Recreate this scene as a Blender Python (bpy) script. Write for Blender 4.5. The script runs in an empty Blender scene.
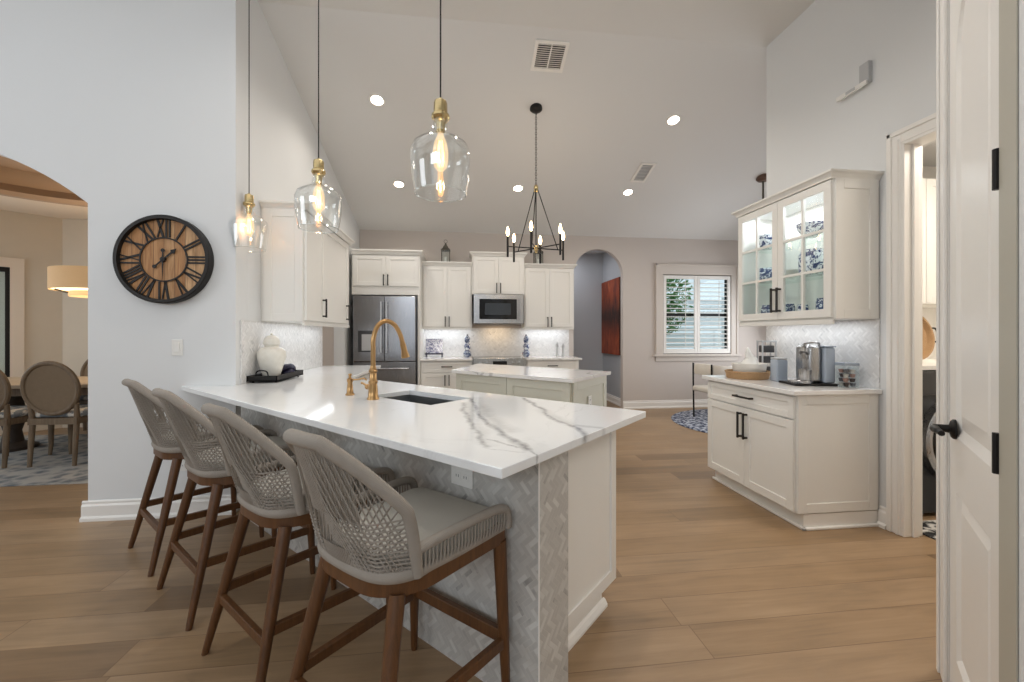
import bpy, bmesh, math, random
from mathutils import Vector, Matrix
from mathutils.geometry import tessellate_polygon

# ---------------------------------------------------------------- camera, world, light, exposure
S = bpy.context.scene
COL = S.collection
PI = math.pi
R = math.radians
random.seed(7)

F_PX, YAW, CAM_H = 418.0, 0.1206, 1.284
cam_data = bpy.data.cameras.new('camera')
cam_data.sensor_width = 36.0
cam_data.lens = F_PX / 1024 * 36.0
cam_data.shift_y = -7.0 / 1024
cam_data.clip_start = 0.02
cam = bpy.data.objects.new('camera', cam_data)
COL.objects.link(cam)
cam.location = (0, 0, CAM_H)
cam.rotation_euler = (R(90), 0, -YAW)
S.camera = cam

S.view_settings.view_transform = 'Standard'
S.view_settings.look = 'None'
S.view_settings.gamma = 1.0
S.view_settings.use_curve_mapping = False
S.view_settings.exposure = 0.0
S.cycles.use_denoising = True
S.cycles.max_bounces = 10
S.cycles.diffuse_bounces = 5
S.cycles.glossy_bounces = 4
S.cycles.transmission_bounces = 8
S.cycles.transparent_max_bounces = 24
S.cycles.sample_clamp_indirect = 6.0
S.cycles.caustics_reflective = False
S.cycles.caustics_refractive = False

W = bpy.data.worlds.new('sky')
S.world = W
W.use_nodes = True
_bg = W.node_tree.nodes['Background']
_bg.inputs[0].default_value = (0.80, 0.90, 1.0, 1)
_bg.inputs[1].default_value = 1.1


def area(name, loc, target, sx, sy, power, col=(1, 1, 1), spread=180):
    l = bpy.data.lights.new(name, 'AREA')
    l.shape = 'RECTANGLE'
    l.size, l.size_y, l.energy, l.color = sx, sy, power, col
    l.spread = R(spread)
    o = bpy.data.objects.new(name, l)
    COL.objects.link(o)
    o.location = loc
    d = Vector(target) - Vector(loc)
    o.rotation_euler = d.to_track_quat('-Z', 'Y').to_euler()
    return o


COOL = (0.88, 0.94, 1.0)
WARM = (1.0, 0.82, 0.62)
# daylight through the glass doors behind the camera and through the nook window, plus added fills
area('daylight_patio', (-2.0, -4.45, 1.7), (-2.0, 0, 2.2), 4.6, 2.5, 8, COOL)
area('daylight_patio_high', (-2.0, -4.40, 3.3), (-0.5, 3, 3.6), 4.0, 0.9, 74, COOL)
area('great_room_fill', (-2.2, 1.0, 3.88), (-2.2, 1.0, 0), 5.0, 2.6, 30, (0.90, 0.95, 1.0))  # added overhead fill for the clock wall and seats, no fixtures behind it
area('fill_left', (-6.7, 0.2, 2.6), (2.8, 1.8, 3.2), 3.6, 2.0, 100, COOL)  # added fill for faces turned left, the wall here has no window
area('daylight_nook', (5.5, 5.3, 1.5), (2.5, 4.8, 0.0), 2.4, 1.9, 45, (0.95, 0.97, 1.0))
area('daylight_dining', (-6.3, 4.6, 1.5), (-3.5, 4.9, 0.9), 1.4, 1.7, 15, (0.9, 0.95, 1.0))

# ---------------------------------------------------------------- helpers: colour and materials
def srgb(h):
    if isinstance(h, str):
        h = h.lstrip('#')
        c = [int(h[i:i + 2], 16) / 255 for i in (0, 2, 4)]
    else:
        c = [x / 255 for x in h]
    return tuple(x / 12.92 if x <= 0.04045 else ((x + 0.055) / 1.055) ** 2.4 for x in c) + (1,)


class NT:
    """thin helper around a node tree"""
    def __init__(s, name):
        s.m = bpy.data.materials.new(name)
        s.m.use_nodes = True
        s.t = s.m.node_tree
        s.b = s.t.nodes['Principled BSDF']
        s.out = s.t.nodes['Material Output']

    def n(s, typ, ins=None, **props):
        nd = s.t.nodes.new(typ)
        for k, v in props.items():
            setattr(nd, k, v)
        for k, v in (ins or {}).items():
            s.put(nd.inputs[k], v)
        return nd

    def put(s, sock, v):
        if isinstance(v, bpy.types.NodeSocket):
            s.t.links.new(v, sock)
        else:
            sock.default_value = v

    def m_(s, op, a, b=None, c=None):
        nd = s.t.nodes.new('ShaderNodeMath')
        nd.operation = op
        for i, v in enumerate((a, b, c)):
            if v is not None:
                s.put(nd.inputs[i], v)
        return nd.outputs[0]

    def v_(s, op, a, b=None, out=0):
        nd = s.t.nodes.new('ShaderNodeVectorMath')
        nd.operation = op
        s.put(nd.inputs[0], a)
        if b is not None:
            s.put(nd.inputs[3 if op == 'SCALE' else 1], b)
        return nd.outputs[out]

    def mix(s, f, a, b):
        nd = s.t.nodes.new('ShaderNodeMix')
        nd.data_type = 'RGBA'
        s.put(nd.inputs[0], f)
        s.put(nd.inputs[6], a)
        s.put(nd.inputs[7], b)
        return nd.outputs[2]

    def ramp(s, f, stops):
        nd = s.t.nodes.new('ShaderNodeValToRGB')
        el = nd.color_ramp.elements
        while len(el) < len(stops):
            el.new(0.5)
        for e, (p, c) in zip(el, stops):
            e.position = p
            e.color = c
        s.put(nd.inputs[0], f)
        return nd.outputs[0]

    def coord(s, which='Object'):
        return s.n('ShaderNodeTexCoord').outputs[which]

    def noise(s, vec, scale, detail=3, rough=0.55, dist=0.0):
        return s.n('ShaderNodeTexNoise', {'Vector': vec, 'Scale': scale, 'Detail': detail, 'Roughness': rough, 'Distortion': dist})

    def scale(s, vec, xyz):
        return s.n('ShaderNodeMapping', {'Vector': vec, 'Scale': xyz}).outputs[0]

    def bump(s, h, strength, dist=0.01):
        s.put(s.b.inputs['Normal'], s.n('ShaderNodeBump', {'Height': h, 'Strength': strength, 'Distance': dist}).outputs[0])

    def set(s, **k):
        for key, v in k.items():
            s.put(s.b.inputs[key.replace('_', ' ')], v)
        return s


def plain(name, col, rough=0.5, metal=0.0, nscale=40, namt=0.04, bump=0.0, **kw):
    """a base colour with a faint procedural mottling"""
    t = NT(name)
    c = srgb(col)
    no = t.noise(t.coord(), nscale, 3)
    lo = tuple(x * (1 - namt) for x in c[:3]) + (1,)
    hi = tuple(min(1, x * (1 + namt)) for x in c[:3]) + (1,)
    t.set(Base_Color=t.mix(no.outputs[0], lo, hi), Roughness=rough, Metallic=metal, **kw)
    if bump:
        t.bump(no.outputs[0], bump, 0.004)
    return t.m


def emit(name, col, strength):
    t = NT(name)
    t.set(Base_Color=srgb(col), Emission_Color=srgb(col), Emission_Strength=strength)
    return t.m


def thin_glass(name, tint='#ffffff', refl=1.0, rough=0.0, ior=1.45, haze=0.0):
    t = NT(name)
    tr = t.n('ShaderNodeBsdfTransparent', {0: srgb(tint)})
    gl = t.n('ShaderNodeBsdfGlossy', {0: (1, 1, 1, 1), 1: rough})
    fc_ = t.n('ShaderNodeLayerWeight', {'Blend': 0.5}).outputs['Facing']
    f0 = ((ior - 1) / (ior + 1)) ** 2
    f = t.m_('ADD', f0, t.m_('MULTIPLY', t.m_('POWER', fc_, 5.0), 1 - f0))
    f = t.m_('MULTIPLY', f, refl)
    if haze:
        f = t.m_('ADD', f, haze)
    mx = t.n('ShaderNodeMixShader', {0: f, 1: tr.outputs[0], 2: gl.outputs[0]})
    t.t.links.new(mx.outputs[0], t.out.inputs[0])
    return t.m


def wood(name, c0, c1, axis=(6, 6, 0.7), scale=9, rough=0.45):
    t = NT(name)
    v = t.scale(t.coord(), axis)
    no = t.noise(v, scale, 5, 0.6, 0.6)
    no2 = t.noise(v, scale * 5, 2)
    f = t.m_('ADD', t.m_('MULTIPLY', no.outputs[0], 0.75), t.m_('MULTIPLY', no2.outputs[0], 0.25))
    t.set(Base_Color=t.ramp(f, [(0.3, srgb(c0)), (0.7, srgb(c1))]), Roughness=rough)
    t.bump(f, 0.08, 0.003)
    return t.m


def floor_wood():
    t = NT('oak_planks')
    co = t.coord()
    sx = t.n('ShaderNodeSeparateXYZ', {0: co})
    x, y = sx.outputs[0], sx.outputs[1]
    PW, PL = 0.193, 2.3
    yr = t.m_('DIVIDE', y, PW)
    row = t.m_('FLOOR', yr)
    fy = t.m_('FRACT', yr)
    off = t.n('ShaderNodeTexWhiteNoise', {'W': row}, noise_dimensions='1D').outputs[0]
    xr = t.m_('ADD', t.m_('DIVIDE', x, PL), t.m_('MULTIPLY', off, 7.0))
    col = t.m_('FLOOR', xr)
    fx = t.m_('FRACT', xr)
    pid = t.n('ShaderNodeCombineXYZ', {0: row, 1: col})
    rnd = t.n('ShaderNodeTexWhiteNoise', {'Vector': pid.outputs[0]}, noise_dimensions='2D')
    # grain, shifted per plank
    shift = t.v_('SCALE', rnd.outputs[1], 9.0)
    v = t.v_('ADD', t.scale(co, (0.55, 7.0, 1)), shift)
    g = t.noise(v, 3.2, 6, 0.62, 0.7)
    g2 = t.noise(t.v_('ADD', t.scale(co, (1.6, 1.9, 1)), shift), 1.1, 3, 0.5)
    f = t.m_('ADD', t.m_('MULTIPLY', g.outputs[0], 0.6), t.m_('MULTIPLY', g2.outputs[0], 0.4))
    base = t.ramp(f, [(0.32, srgb('#877056')), (0.52, srgb('#9f8466')), (0.72, srgb('#b09577'))])
    tint = t.ramp(rnd.outputs[0], [(0.0, srgb('#c9c4c0')), (0.12, srgb('#e8e4dc')), (0.5, srgb('#f6f2ec')), (1.0, srgb('#ffffff'))])
    mul = t.n('ShaderNodeMix', {0: 1.0, 6: base, 7: tint}, data_type='RGBA', blend_type='MULTIPLY')
    ey = t.m_('MINIMUM', fy, t.m_('SUBTRACT', 1.0, fy))
    ex = t.m_('MULTIPLY', t.m_('MINIMUM', fx, t.m_('SUBTRACT', 1.0, fx)), PL / PW)
    e = t.m_('MINIMUM', ex, ey)
    seam = t.n('ShaderNodeMapRange', {'Value': e, 'From Min': 0.004, 'From Max': 0.016, 'To Min': 0.0, 'To Max': 1.0})
    c = t.mix(seam.outputs[0], srgb('#7b6147'), mul.outputs[2])
    t.set(Base_Color=c, Roughness=t.m_('ADD', 0.30, t.m_('MULTIPLY', g.outputs[0], 0.18)))
    t.bump(t.m_('ADD', t.m_('MULTIPLY', seam.outputs[0], 0.8), t.m_('MULTIPLY', g.outputs[0], 0.2)), 0.12, 0.004)
    return t.m


def herring_mat(name, w=0.022, nlen=3, dark=0.35, light='#e6e4e1', mid='#d3d1cd', darkc='#a9a8a6', grout='#dcdad6', rough=0.28):
    t = NT(name)
    uv = t.coord('UV')
    rot = t.n('ShaderNodeMapping', {'Vector': uv, 'Rotation': (0, 0, R(45)), 'Scale': (1 / w, 1 / w, 1)}).outputs[0]
    sp = t.n('ShaderNodeSeparateXYZ', {0: rot})
    x, y = sp.outputs[0], sp.outputs[1]
    i, j = t.m_('FLOOR', x), t.m_('FLOOR', y)
    fx, fy = t.m_('FRACT', x), t.m_('FRACT', y)
    n2 = 2.0 * nlen
    k = t.m_('FLOORED_MODULO', t.m_('SUBTRACT', i, j), n2)
    hor = t.m_('LESS_THAN', k, nlen - 0.5)
    ov = t.m_('SUBTRACT', n2 - 1, k)
    def pick(a, b):
        return t.m_('ADD', t.m_('MULTIPLY', hor, a), t.m_('MULTIPLY', t.m_('SUBTRACT', 1.0, hor), b))
    idx = pick(t.m_('SUBTRACT', i, k), i)
    idy = pick(j, t.m_('SUBTRACT', j, ov))
    along = pick(t.m_('ADD', fx, k), t.m_('ADD', fy, ov))
    across = pick(fy, fx)
    e = t.m_('MINIMUM', t.m_('MINIMUM', along, t.m_('SUBTRACT', float(nlen), along)), t.m_('MINIMUM', across, t.m_('SUBTRACT', 1.0, across)))
    pid = t.n('ShaderNodeCombineXYZ', {0: idx, 1: idy, 2: hor})
    rn = t.n('ShaderNodeTexWhiteNoise', {'Vector': pid.outputs[0]}, noise_dimensions='3D')
    vein = t.noise(t.v_('ADD', t.coord(), rn.outputs[1]), 14, 5, 0.6, 1.5)
    f = t.m_('ADD', t.m_('MULTIPLY', rn.outputs[0], 0.75), t.m_('MULTIPLY', vein.outputs[0], 0.25))
    c = t.ramp(f, [(0.12, srgb(light)), (0.55, srgb(mid)), (1.0 - dark * 0.45, srgb(mid)), (1.0 - dark * 0.2, srgb(darkc))])
    g = t.n('ShaderNodeMapRange', {'Value': e, 'From Min': 0.03, 'From Max': 0.09})
    t.set(Base_Color=t.mix(g.outputs[0], srgb(grout), c), Roughness=rough)
    t.bump(g.outputs[0], 0.25, 0.002)
    return t.m


def quartz(name, segs=(), generic=0.5, base='#eceae8', veinc='#8d8b8c'):
    """white engineered stone with grey veins; segs are vein strokes ((x,y),(x,y),width,strength)"""
    t = NT(name)
    co = t.coord()
    wob = t.noise(co, 7, 4, 0.6)
    wv = t.v_('SCALE', t.v_('SUBTRACT', wob.outputs[1], (0.5, 0.5, 0.5)), 0.075)
    wob2 = t.noise(co, 45, 3, 0.6)
    wv = t.v_('ADD', wv, t.v_('SCALE', t.v_('SUBTRACT', wob2.outputs[1], (0.5, 0.5, 0.5)), 0.012))
    p = t.v_('MULTIPLY', t.v_('ADD', co, wv), (1, 1, 0))
    mask = 0.0
    for (a, b, w, st) in segs:
        ax, ay = a
        bx, by = b
        ba = (bx - ax, by - ay, 0)
        l2 = ba[0] ** 2 + ba[1] ** 2
        pa = t.v_('SUBTRACT', p, (ax, ay, 0))
        h = t.m_('DIVIDE', t.v_('DOT_PRODUCT', pa, ba, out=1), l2)
        hc = t.n('ShaderNodeClamp', {0: h}).outputs[0]
        d = t.v_('LENGTH', t.v_('SUBTRACT', pa, t.v_('SCALE', ba, hc)), out=1)
        mr = t.n('ShaderNodeMapRange', {'Value': d, 'From Min': w * 0.15, 'From Max': w, 'To Min': st, 'To Max': 0.0})
        mask = t.m_('MAXIMUM', mask, mr.outputs[0])
    gn = t.noise(t.v_('ADD', co, wv), 1.5, 4, 0.55, 0.9)
    ab = t.m_('ABSOLUTE', t.m_('SUBTRACT', gn.outputs[0], 0.5))
    gm = t.n('ShaderNodeMapRange', {'Value': ab, 'From Min': 0.0, 'From Max': 0.014, 'To Min': generic, 'To Max': 0.0})
    brk = t.n('ShaderNodeMapRange', {'Value': t.noise(co, 2.3, 2).outputs[0], 'From Min': 0.45, 'From Max': 0.65})
    gmask = t.m_('MULTIPLY', gm.outputs[0], brk.outputs[0])
    grain = t.n('ShaderNodeMapRange', {'Value': t.noise(co, 30, 4).outputs[0], 'From Min': 0.3, 'From Max': 0.7, 'To Min': 0.45, 'To Max': 1.0})
    mask = t.m_('MULTIPLY', t.m_('MAXIMUM', mask, gmask), grain.outputs[0])
    t.set(Base_Color=t.mix(mask, srgb(base), srgb(veinc)), Roughness=0.09)
    t.b.inputs['Specular IOR Level'].default_value = 0.55
    return t.m


def pattern_fabric(name, base, ink, scale=16, thr=0.52):
    t = NT(name)
    v = t.n('ShaderNodeTexVoronoi', {'Vector': t.coord(), 'Scale': scale})
    no = t.noise(t.coord(), scale * 1.3, 3, 0.6, 1.2)
    f = t.n('ShaderNodeMapRange', {'Value': t.m_('ADD', t.m_('MULTIPLY', v.outputs[0], 0.5), t.m_('MULTIPLY', no.outputs[0], 0.6)), 'From Min': thr - 0.04, 'From Max': thr + 0.04})
    t.set(Base_Color=t.mix(f.outputs[0], srgb(base), srgb(ink)), Roughness=0.9)
    return t.m


def china(name, base='#e9edf2', ink='#2c3f73', scale=18, thr=0.5):
    t = NT(name)
    no = t.noise(t.coord(), scale, 4, 0.65, 2.0)
    f = t.n('ShaderNodeMapRange', {'Value': no.outputs[0], 'From Min': thr - 0.02, 'From Max': thr + 0.02})
    t.set(Base_Color=t.mix(f.outputs[0], srgb(base), srgb(ink)), Roughness=0.15)
    return t.m


def weave_mat(name, c0, c1, scale=60, rough=0.85):
    t = NT(name)
    w = t.n('ShaderNodeTexWave', {'Vector': t.coord(), 'Scale': scale, 'Distortion': 1.0}, wave_type='BANDS', bands_direction='DIAGONAL')
    no = t.noise(t.coord(), 25, 3)
    f = t.m_('ADD', t.m_('MULTIPLY', w.outputs[1], 0.6), t.m_('MULTIPLY', no.outputs[0], 0.4))
    t.set(Base_Color=t.mix(f, srgb(c0), srgb(c1)), Roughness=rough)
    t.bump(w.outputs[1], 0.4, 0.003)
    return t.m


def brushed(name, col='#b9b9ba', rough=0.28, axis=(60, 60, 0.8)):
    t = NT(name)
    no = t.noise(t.scale(t.coord(), axis), 6, 3)
    c = srgb(col)
    t.set(Base_Color=t.mix(no.outputs[0], tuple(x * 0.9 for x in c[:3]) + (1,), c), Metallic=1.0, Roughness=t.m_('ADD', rough - 0.06, t.m_('MULTIPLY', no.outputs[0], 0.12)))
    return t.m


def rug_mat(name, c0, c1, c2, scale):
    t = NT(name)
    v = t.n('ShaderNodeTexVoronoi', {'Vector': t.coord(), 'Scale': scale}, feature='F1')
    no = t.noise(t.coord(), scale * 0.8, 4, 0.65, 1.0)
    f = t.m_('ADD', t.m_('MULTIPLY', v.outputs[0], 0.45), t.m_('MULTIPLY', no.outputs[0], 0.55))
    t.set(Base_Color=t.ramp(f, [(0.33, srgb(c0)), (0.45, srgb(c1)), (0.58, srgb(c2))]), Roughness=0.95)
    t.bump(t.noise(t.coord(), 300, 2).outputs[0], 0.4, 0.004)
    return t.m


M = {}
M['wall'] = plain('wall_paint', '#dcdddd', 0.75, nscale=120, namt=0.012, bump=0.06)
M['ceiling'] = plain('ceiling_paint', '#dedddb', 0.85, nscale=150, namt=0.012, bump=0.05)
M['back_wall'] = plain('back_wall_paint', '#c8bfb8', 0.75, nscale=120, namt=0.012, bump=0.06)
M['hall_wall'] = plain('hall_paint', '#b3b6bb', 0.8, nscale=120, namt=0.012)
M['dining_wall'] = plain('dining_paint', '#cdc3b3', 0.8, nscale=8, namt=0.03)
M['dining_ceiling'] = plain('dining_ceiling_paint', '#dfd2c2', 0.85, nscale=60, namt=0.015)
M['tray_paint'] = plain('tray_ceiling_paint', '#a58f7a', 0.85, nscale=60, namt=0.02)
M['trim'] = plain('trim_paint', '#ebe8e3', 0.35, namt=0.01)
M['wtrim'] = plain('window_trim_paint', '#cfc6bd', 0.4, namt=0.01)
M['cab'] = plain('cabinet_paint', '#e9e7e2', 0.33, namt=0.008)
M['island'] = plain('island_paint', '#d3d2c4', 0.35, namt=0.008)
M['brown'] = plain('hall_brown', '#8f7a66', 0.8, nscale=20, namt=0.03)
M['floor'] = floor_wood()
M['tile'] = herring_mat('peninsula_tile', 0.0165, 3, 0.36, '#d0cec9', '#b8b5b0', '#878481', '#c2beb7', 0.3)
M['splash'] = herring_mat('backsplash_tile', 0.0145, 3, 0.4, '#ecebea', '#dcdbda', '#b9b9bb', '#e2e0dd', 0.25)
M['handle'] = plain('dark_bronze', '#2b2725', 0.6, 0.1, namt=0.1)
M['black'] = plain('black_metal', '#1d1b1a', 0.45, 0.5, namt=0.1)
M['brass'] = plain('brushed_brass', '#b08c60', 0.28, 1.0, nscale=90, namt=0.06)
M['pale_brass'] = plain('pale_brass', '#cdb888', 0.25, 1.0, nscale=90, namt=0.06)
M['steel'] = brushed('stainless_steel')
M['fridge_steel'] = brushed('refrigerator_steel', '#a2a2a5', 0.26)
M['dark_steel'] = brushed('dark_stainless', '#5c5c5d', 0.3)
M['sink'] = brushed('sink_steel', '#a3a5a6', 0.35, (5, 60, 60))
M['blackglass'] = plain('black_glass', '#0d0d0f', 0.06, namt=0.05)
M['glass'] = thin_glass('clear_glass', '#fbfdfd', 0.6)
M['pendant_glass'] = thin_glass('pendant_glass', '#fcfdfd', 1.5, 0.02, 1.5, 0.01)
M['pane'] = thin_glass('window_pane', '#f2f7f6', 0.7)
M['shelfglass'] = thin_glass('shelf_glass', '#f5faf8', 0.6)
M['stool_wood'] = wood('walnut_stain', '#472c15', '#684222', (9, 9, 0.9), 8, 0.42)
M['rope'] = weave_mat('taupe_rope', '#8b8379', '#a9a096', 150)
M['cushion'] = plain('grey_cushion_fabric', '#b9b4aa', 0.95, nscale=300, namt=0.12, bump=0.3)
M['clock_wood'] = wood('clock_planks', '#9a6f45', '#c89c6c', (7, 7, 0.6), 5, 0.6)
M['iron'] = plain('clock_iron', '#24211f', 0.5, 0.4, namt=0.15)
M['chair_wood'] = wood('weathered_oak', '#5c4c3b', '#7f6c55', (8, 8, 0.8), 7, 0.6)
M['cane'] = weave_mat('cane_weave', '#6e5d49', '#8d7a63', 240)
M['linen'] = pattern_fabric('floral_cushion', '#d9d4ca', '#7e8387', 14)
M['bulb'] = emit('warm_bulb', '#ffd9a0', 14)
t = NT('amber_bulb_glow')
_tr = t.n('ShaderNodeBsdfTransparent', {0: (1, 0.96, 0.88, 1)})
_em = t.n('ShaderNodeEmission', {0: srgb('#ffdcae'), 1: 1.5})
_mx = t.n('ShaderNodeMixShader', {0: 0.42, 1: _tr.outputs[0], 2: _em.outputs[0]})
t.t.links.new(_mx.outputs[0], t.out.inputs[0])
M['bulb_glow'] = t.m
M['rim_glass'] = thin_glass('pendant_rim', '#f4f7f7', 1.6, 0.05, 1.5, 0.22)
M['filament'] = emit('filament_glow', '#ffb75c', 10)
M['can'] = emit('can_light_glow', '#fff0d8', 25)
M['strip'] = emit('cabinet_strip_glow', '#f2f6ff', 9)
M['white_ceramic'] = plain('white_ceramic', '#e9e6df', 0.18, namt=0.02)
M['china'] = china('blue_white_china')
M['china2'] = china('blue_white_china_dense', '#d7dfe8', '#34456f', 28, 0.47)
M['toile'] = china('toile_print', '#cfd0dd', '#5d5f86', 30, 0.5)
M['navy'] = plain('navy_ornament', '#1f1c38', 0.45, namt=0.2)
M['white_plastic'] = plain('white_plastic', '#e7e5e0', 0.35, namt=0.01)
M['grey_plastic'] = plain('grey_plastic', '#b9babb', 0.4, namt=0.02)
M['wicker'] = weave_mat('wicker', '#8f6b47', '#c9a77e', 110)
M['tank'] = plain('smoky_plastic', '#a3adba', 0.2, namt=0.03)
M['lantern'] = plain('lantern_metal', '#5e5a52', 0.5, 0.6, namt=0.15)


# ---------------------------------------------------------------- helpers: geometry
def catmull(pts, n=6, closed=False):
    P = [Vector(p) for p in pts]
    N = len(P)
    out = []
    rng = range(N) if closed else range(N - 1)
    for i in rng:
        p1, p2 = P[i], P[(i + 1) % N]
        p0 = P[(i - 1) % N] if closed or i > 0 else p1 * 2 - p2
        p3 = P[(i + 2) % N] if closed or i + 2 < N else p2 * 2 - p1
        for k in range(n):
            t = k / n
            out.append(0.5 * ((2 * p1) + (p2 - p0) * t + (2 * p0 - 5 * p1 + 4 * p2 - p3) * t * t + (3 * p1 - p0 - 3 * p2 + p3) * t ** 3))
    if not closed:
        out.append(P[-1].copy())
    return out


class MB:
    def __init__(s):
        s.bm = bmesh.new()

    def box(s, x0, x1, y0, y1, z0, z1, bev=0.0, seg=2, mat=None):
        vs = [s.bm.verts.new(p) for p in [(x0, y0, z0), (x1, y0, z0), (x1, y1, z0), (x0, y1, z0), (x0, y0, z1), (x1, y0, z1), (x1, y1, z1), (x0, y1, z1)]]
        fs = [s.bm.faces.new([vs[i] for i in q]) for q in [(3, 2, 1, 0), (4, 5, 6, 7), (0, 1, 5, 4), (1, 2, 6, 5), (2, 3, 7, 6), (3, 0, 4, 7)]]
        if bev:
            es = {e for f in fs for e in f.edges}
            r = bmesh.ops.bevel(s.bm, geom=list(es), offset=bev, segments=seg, profile=0.5, affect='EDGES')
            vs = list({v for f in r['faces'] for v in f.verts} | {v for v in vs if v.is_valid})
        if mat is not None:
            bmesh.ops.transform(s.bm, matrix=mat, verts=vs)
        return s

    def tube(s, pts, r, seg=8, closed=False, caps=True, flat=None):
        """sweep a circle along pts; r is one radius or one per point"""
        P = [Vector(p) for p in pts]
        N = len(P)
        rs = r if isinstance(r, (list, tuple)) else [r] * N
        rings = []
        up = None
        for i in range(N):
            if closed:
                d = P[(i + 1) % N] - P[(i - 1) % N]
            else:
                d = P[min(i + 1, N - 1)] - P[max(i - 1, 0)]
            if d.length < 1e-9:
                d = Vector((0, 0, 1))
            d.normalize()
            if up is None:
                up = Vector((0, 0, 1)) if abs(d.z) < 0.9 else Vector((1, 0, 0))
            a = d.cross(up)
            if a.length < 1e-6:
                a = d.orthogonal()
            a.normalize()
            b = a.cross(d).normalized()
            up = b
            fx, fz = (1, 1) if flat is None else flat
            rings.append([s.bm.verts.new(P[i] + rs[i] * (math.cos(2 * PI * k / seg) * a * fx + math.sin(2 * PI * k / seg) * b * fz)) for k in range(seg)])
        for i in range(N if closed else N - 1):
            A, B = rings[i], rings[(i + 1) % N]
            for k in range(seg):
                s.bm.faces.new((A[k], A[(k + 1) % seg], B[(k + 1) % seg], B[k]))
        if caps and not closed:
            s.bm.faces.new(rings[0][::-1])
            s.bm.faces.new(rings[-1])
        return s

    def beam(s, p, q, w, h):
        """a rectangular bar from p to q, h tall"""
        d = q - p
        m = Matrix.Translation(p) @ d.to_track_quat('X', 'Z').to_matrix().to_4x4()
        return s.box(0, d.length, -w / 2, w / 2, -h / 2, h / 2, 0.003, 2, mat=m)

    def cyl(s, p0, p1, r0, r1=None, seg=20):
        return s.tube([p0, p1], [r0, r0 if r1 is None else r1], seg)

    def lathe(s, prof, c=(0, 0, 0), seg=32, axis='z', closed=False, scale=(1, 1)):
        rings = []
        for (r, z) in prof:
            ring = []
            for k in range(seg):
                a = 2 * PI * k / seg
                x, y = r * math.cos(a) * scale[0], r * math.sin(a) * scale[1]
                p = {'z': (x, y, z), 'y': (x, z, y), 'x': (z, x, y)}[axis]
                ring.append(s.bm.verts.new(Vector(p) + Vector(c)))
            rings.append(ring)
        n = len(rings)
        for i in range(n if closed else n - 1):
            A, B = rings[i], rings[(i + 1) % n]
            for k in range(seg):
                try:
                    s.bm.faces.new((A[k], A[(k + 1) % seg], B[(k + 1) % seg], B[k]))
                except ValueError:
                    pass
        if not closed:
            for ring, r in ((rings[0][::-1], prof[0][0]), (rings[-1], prof[-1][0])):
                if r > 1e-4:
                    s.bm.faces.new(ring)
        return s

    def ball(s, c, r, seg=16, sc=(1, 1, 1)):
        m = Matrix.Translation(c) @ Matrix.Diagonal((sc[0], sc[1], sc[2], 1))
        bmesh.ops.create_uvsphere(s.bm, u_segments=seg, v_segments=max(6, seg // 2 + 2), radius=r, matrix=m)
        return s

    def prism(s, outer, holes=(), d0=0.0, d1=0.1, mat=None):
        """polygon (2D) with holes, extruded from d0 to d1 along local z, then transformed by mat"""
        loops = [list(outer)] + [list(h) for h in holes]
        flat = [p for l in loops for p in l]
        tris = tessellate_polygon([[Vector((p[0], p[1], 0)) for p in l] for l in loops])
        V0 = [s.bm.verts.new((p[0], p[1], d0)) for p in flat]
        V1 = [s.bm.verts.new((p[0], p[1], d1)) for p in flat]
        for t in tris:
            a, b, c = (Vector(flat[i]) for i in t)
            if abs((b - a).cross(c - a)) < 1e-10:
                continue
            if (b - a).cross(c - a) < 0:
                t = (t[0], t[2], t[1])
            s.bm.faces.new([V1[i] for i in t])
            s.bm.faces.new([V0[i] for i in t[::-1]])
        k = 0
        for l in loops:
            n = len(l)
            for i in range(n):
                a, b = k + i, k + (i + 1) % n
                s.bm.faces.new((V0[a], V0[b], V1[b], V1[a]))
            k += n
        if mat is not None:
            bmesh.ops.transform(s.bm, matrix=mat, verts=V0 + V1)
        return s

    def build(s, name, mat, parent=None, smooth=False, loc=None, rotz=None):
        bmesh.ops.recalc_face_normals(s.bm, faces=s.bm.faces[:])
        uvl = s.bm.loops.layers.uv.new('UVMap')
        for f in s.bm.faces:
            n = f.normal
            ax = max(range(3), key=lambda i: abs(n[i]))
            for lp in f.loops:
                c = lp.vert.co
                lp[uvl].uv = ((c.y, c.z), (c.x, c.z), (c.x, c.y))[ax]
        me = bpy.data.meshes.new(name)
        s.bm.to_mesh(me)
        s.bm.free()
        me.materials.append(M[mat] if isinstance(mat, str) else mat)
        if smooth:
            for p in me.polygons:
                p.use_smooth = True
            me.set_sharp_from_angle(angle=R(38))
        o = bpy.data.objects.new(name, me)
        COL.objects.link(o)
        if parent is not None:
            o.parent = parent
        if loc is not None:
            o.location = loc
        if rotz is not None:
            o.rotation_euler.z = rotz
        return o


def tag(o, label=None, cat=None, group=None, kind=None):
    for k, v in (('label', label), ('category', cat), ('group', group), ('kind', kind)):
        if v:
            o[k] = v
    return o


def root(name, label, cat, loc=(0, 0, 0), rotz=0.0, group=None, kind=None):
    o = bpy.data.objects.new(name, None)
    o.empty_display_size = 0.1
    COL.objects.link(o)
    o.location = loc
    o.rotation_euler.z = rotz
    return tag(o, label, cat, group, kind)


def copy_tree(o, parent=None):
    c = o.copy()
    COL.objects.link(c)
    c.parent = parent
    for ch in o.children:
        copy_tree(ch, c)
    return c


def struct(o, label, cat):
    return tag(o, label, cat, kind='structure')


# planes: local (u, v, depth) -> world
def plane_xz(y, flip=False):        # u -> X, v -> Z, extrude along +Y from y
    return Matrix(((1, 0, 0, 0), (0, 0, 1, y), (0, 1, 0, 0), (0, 0, 0, 1)))


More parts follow.
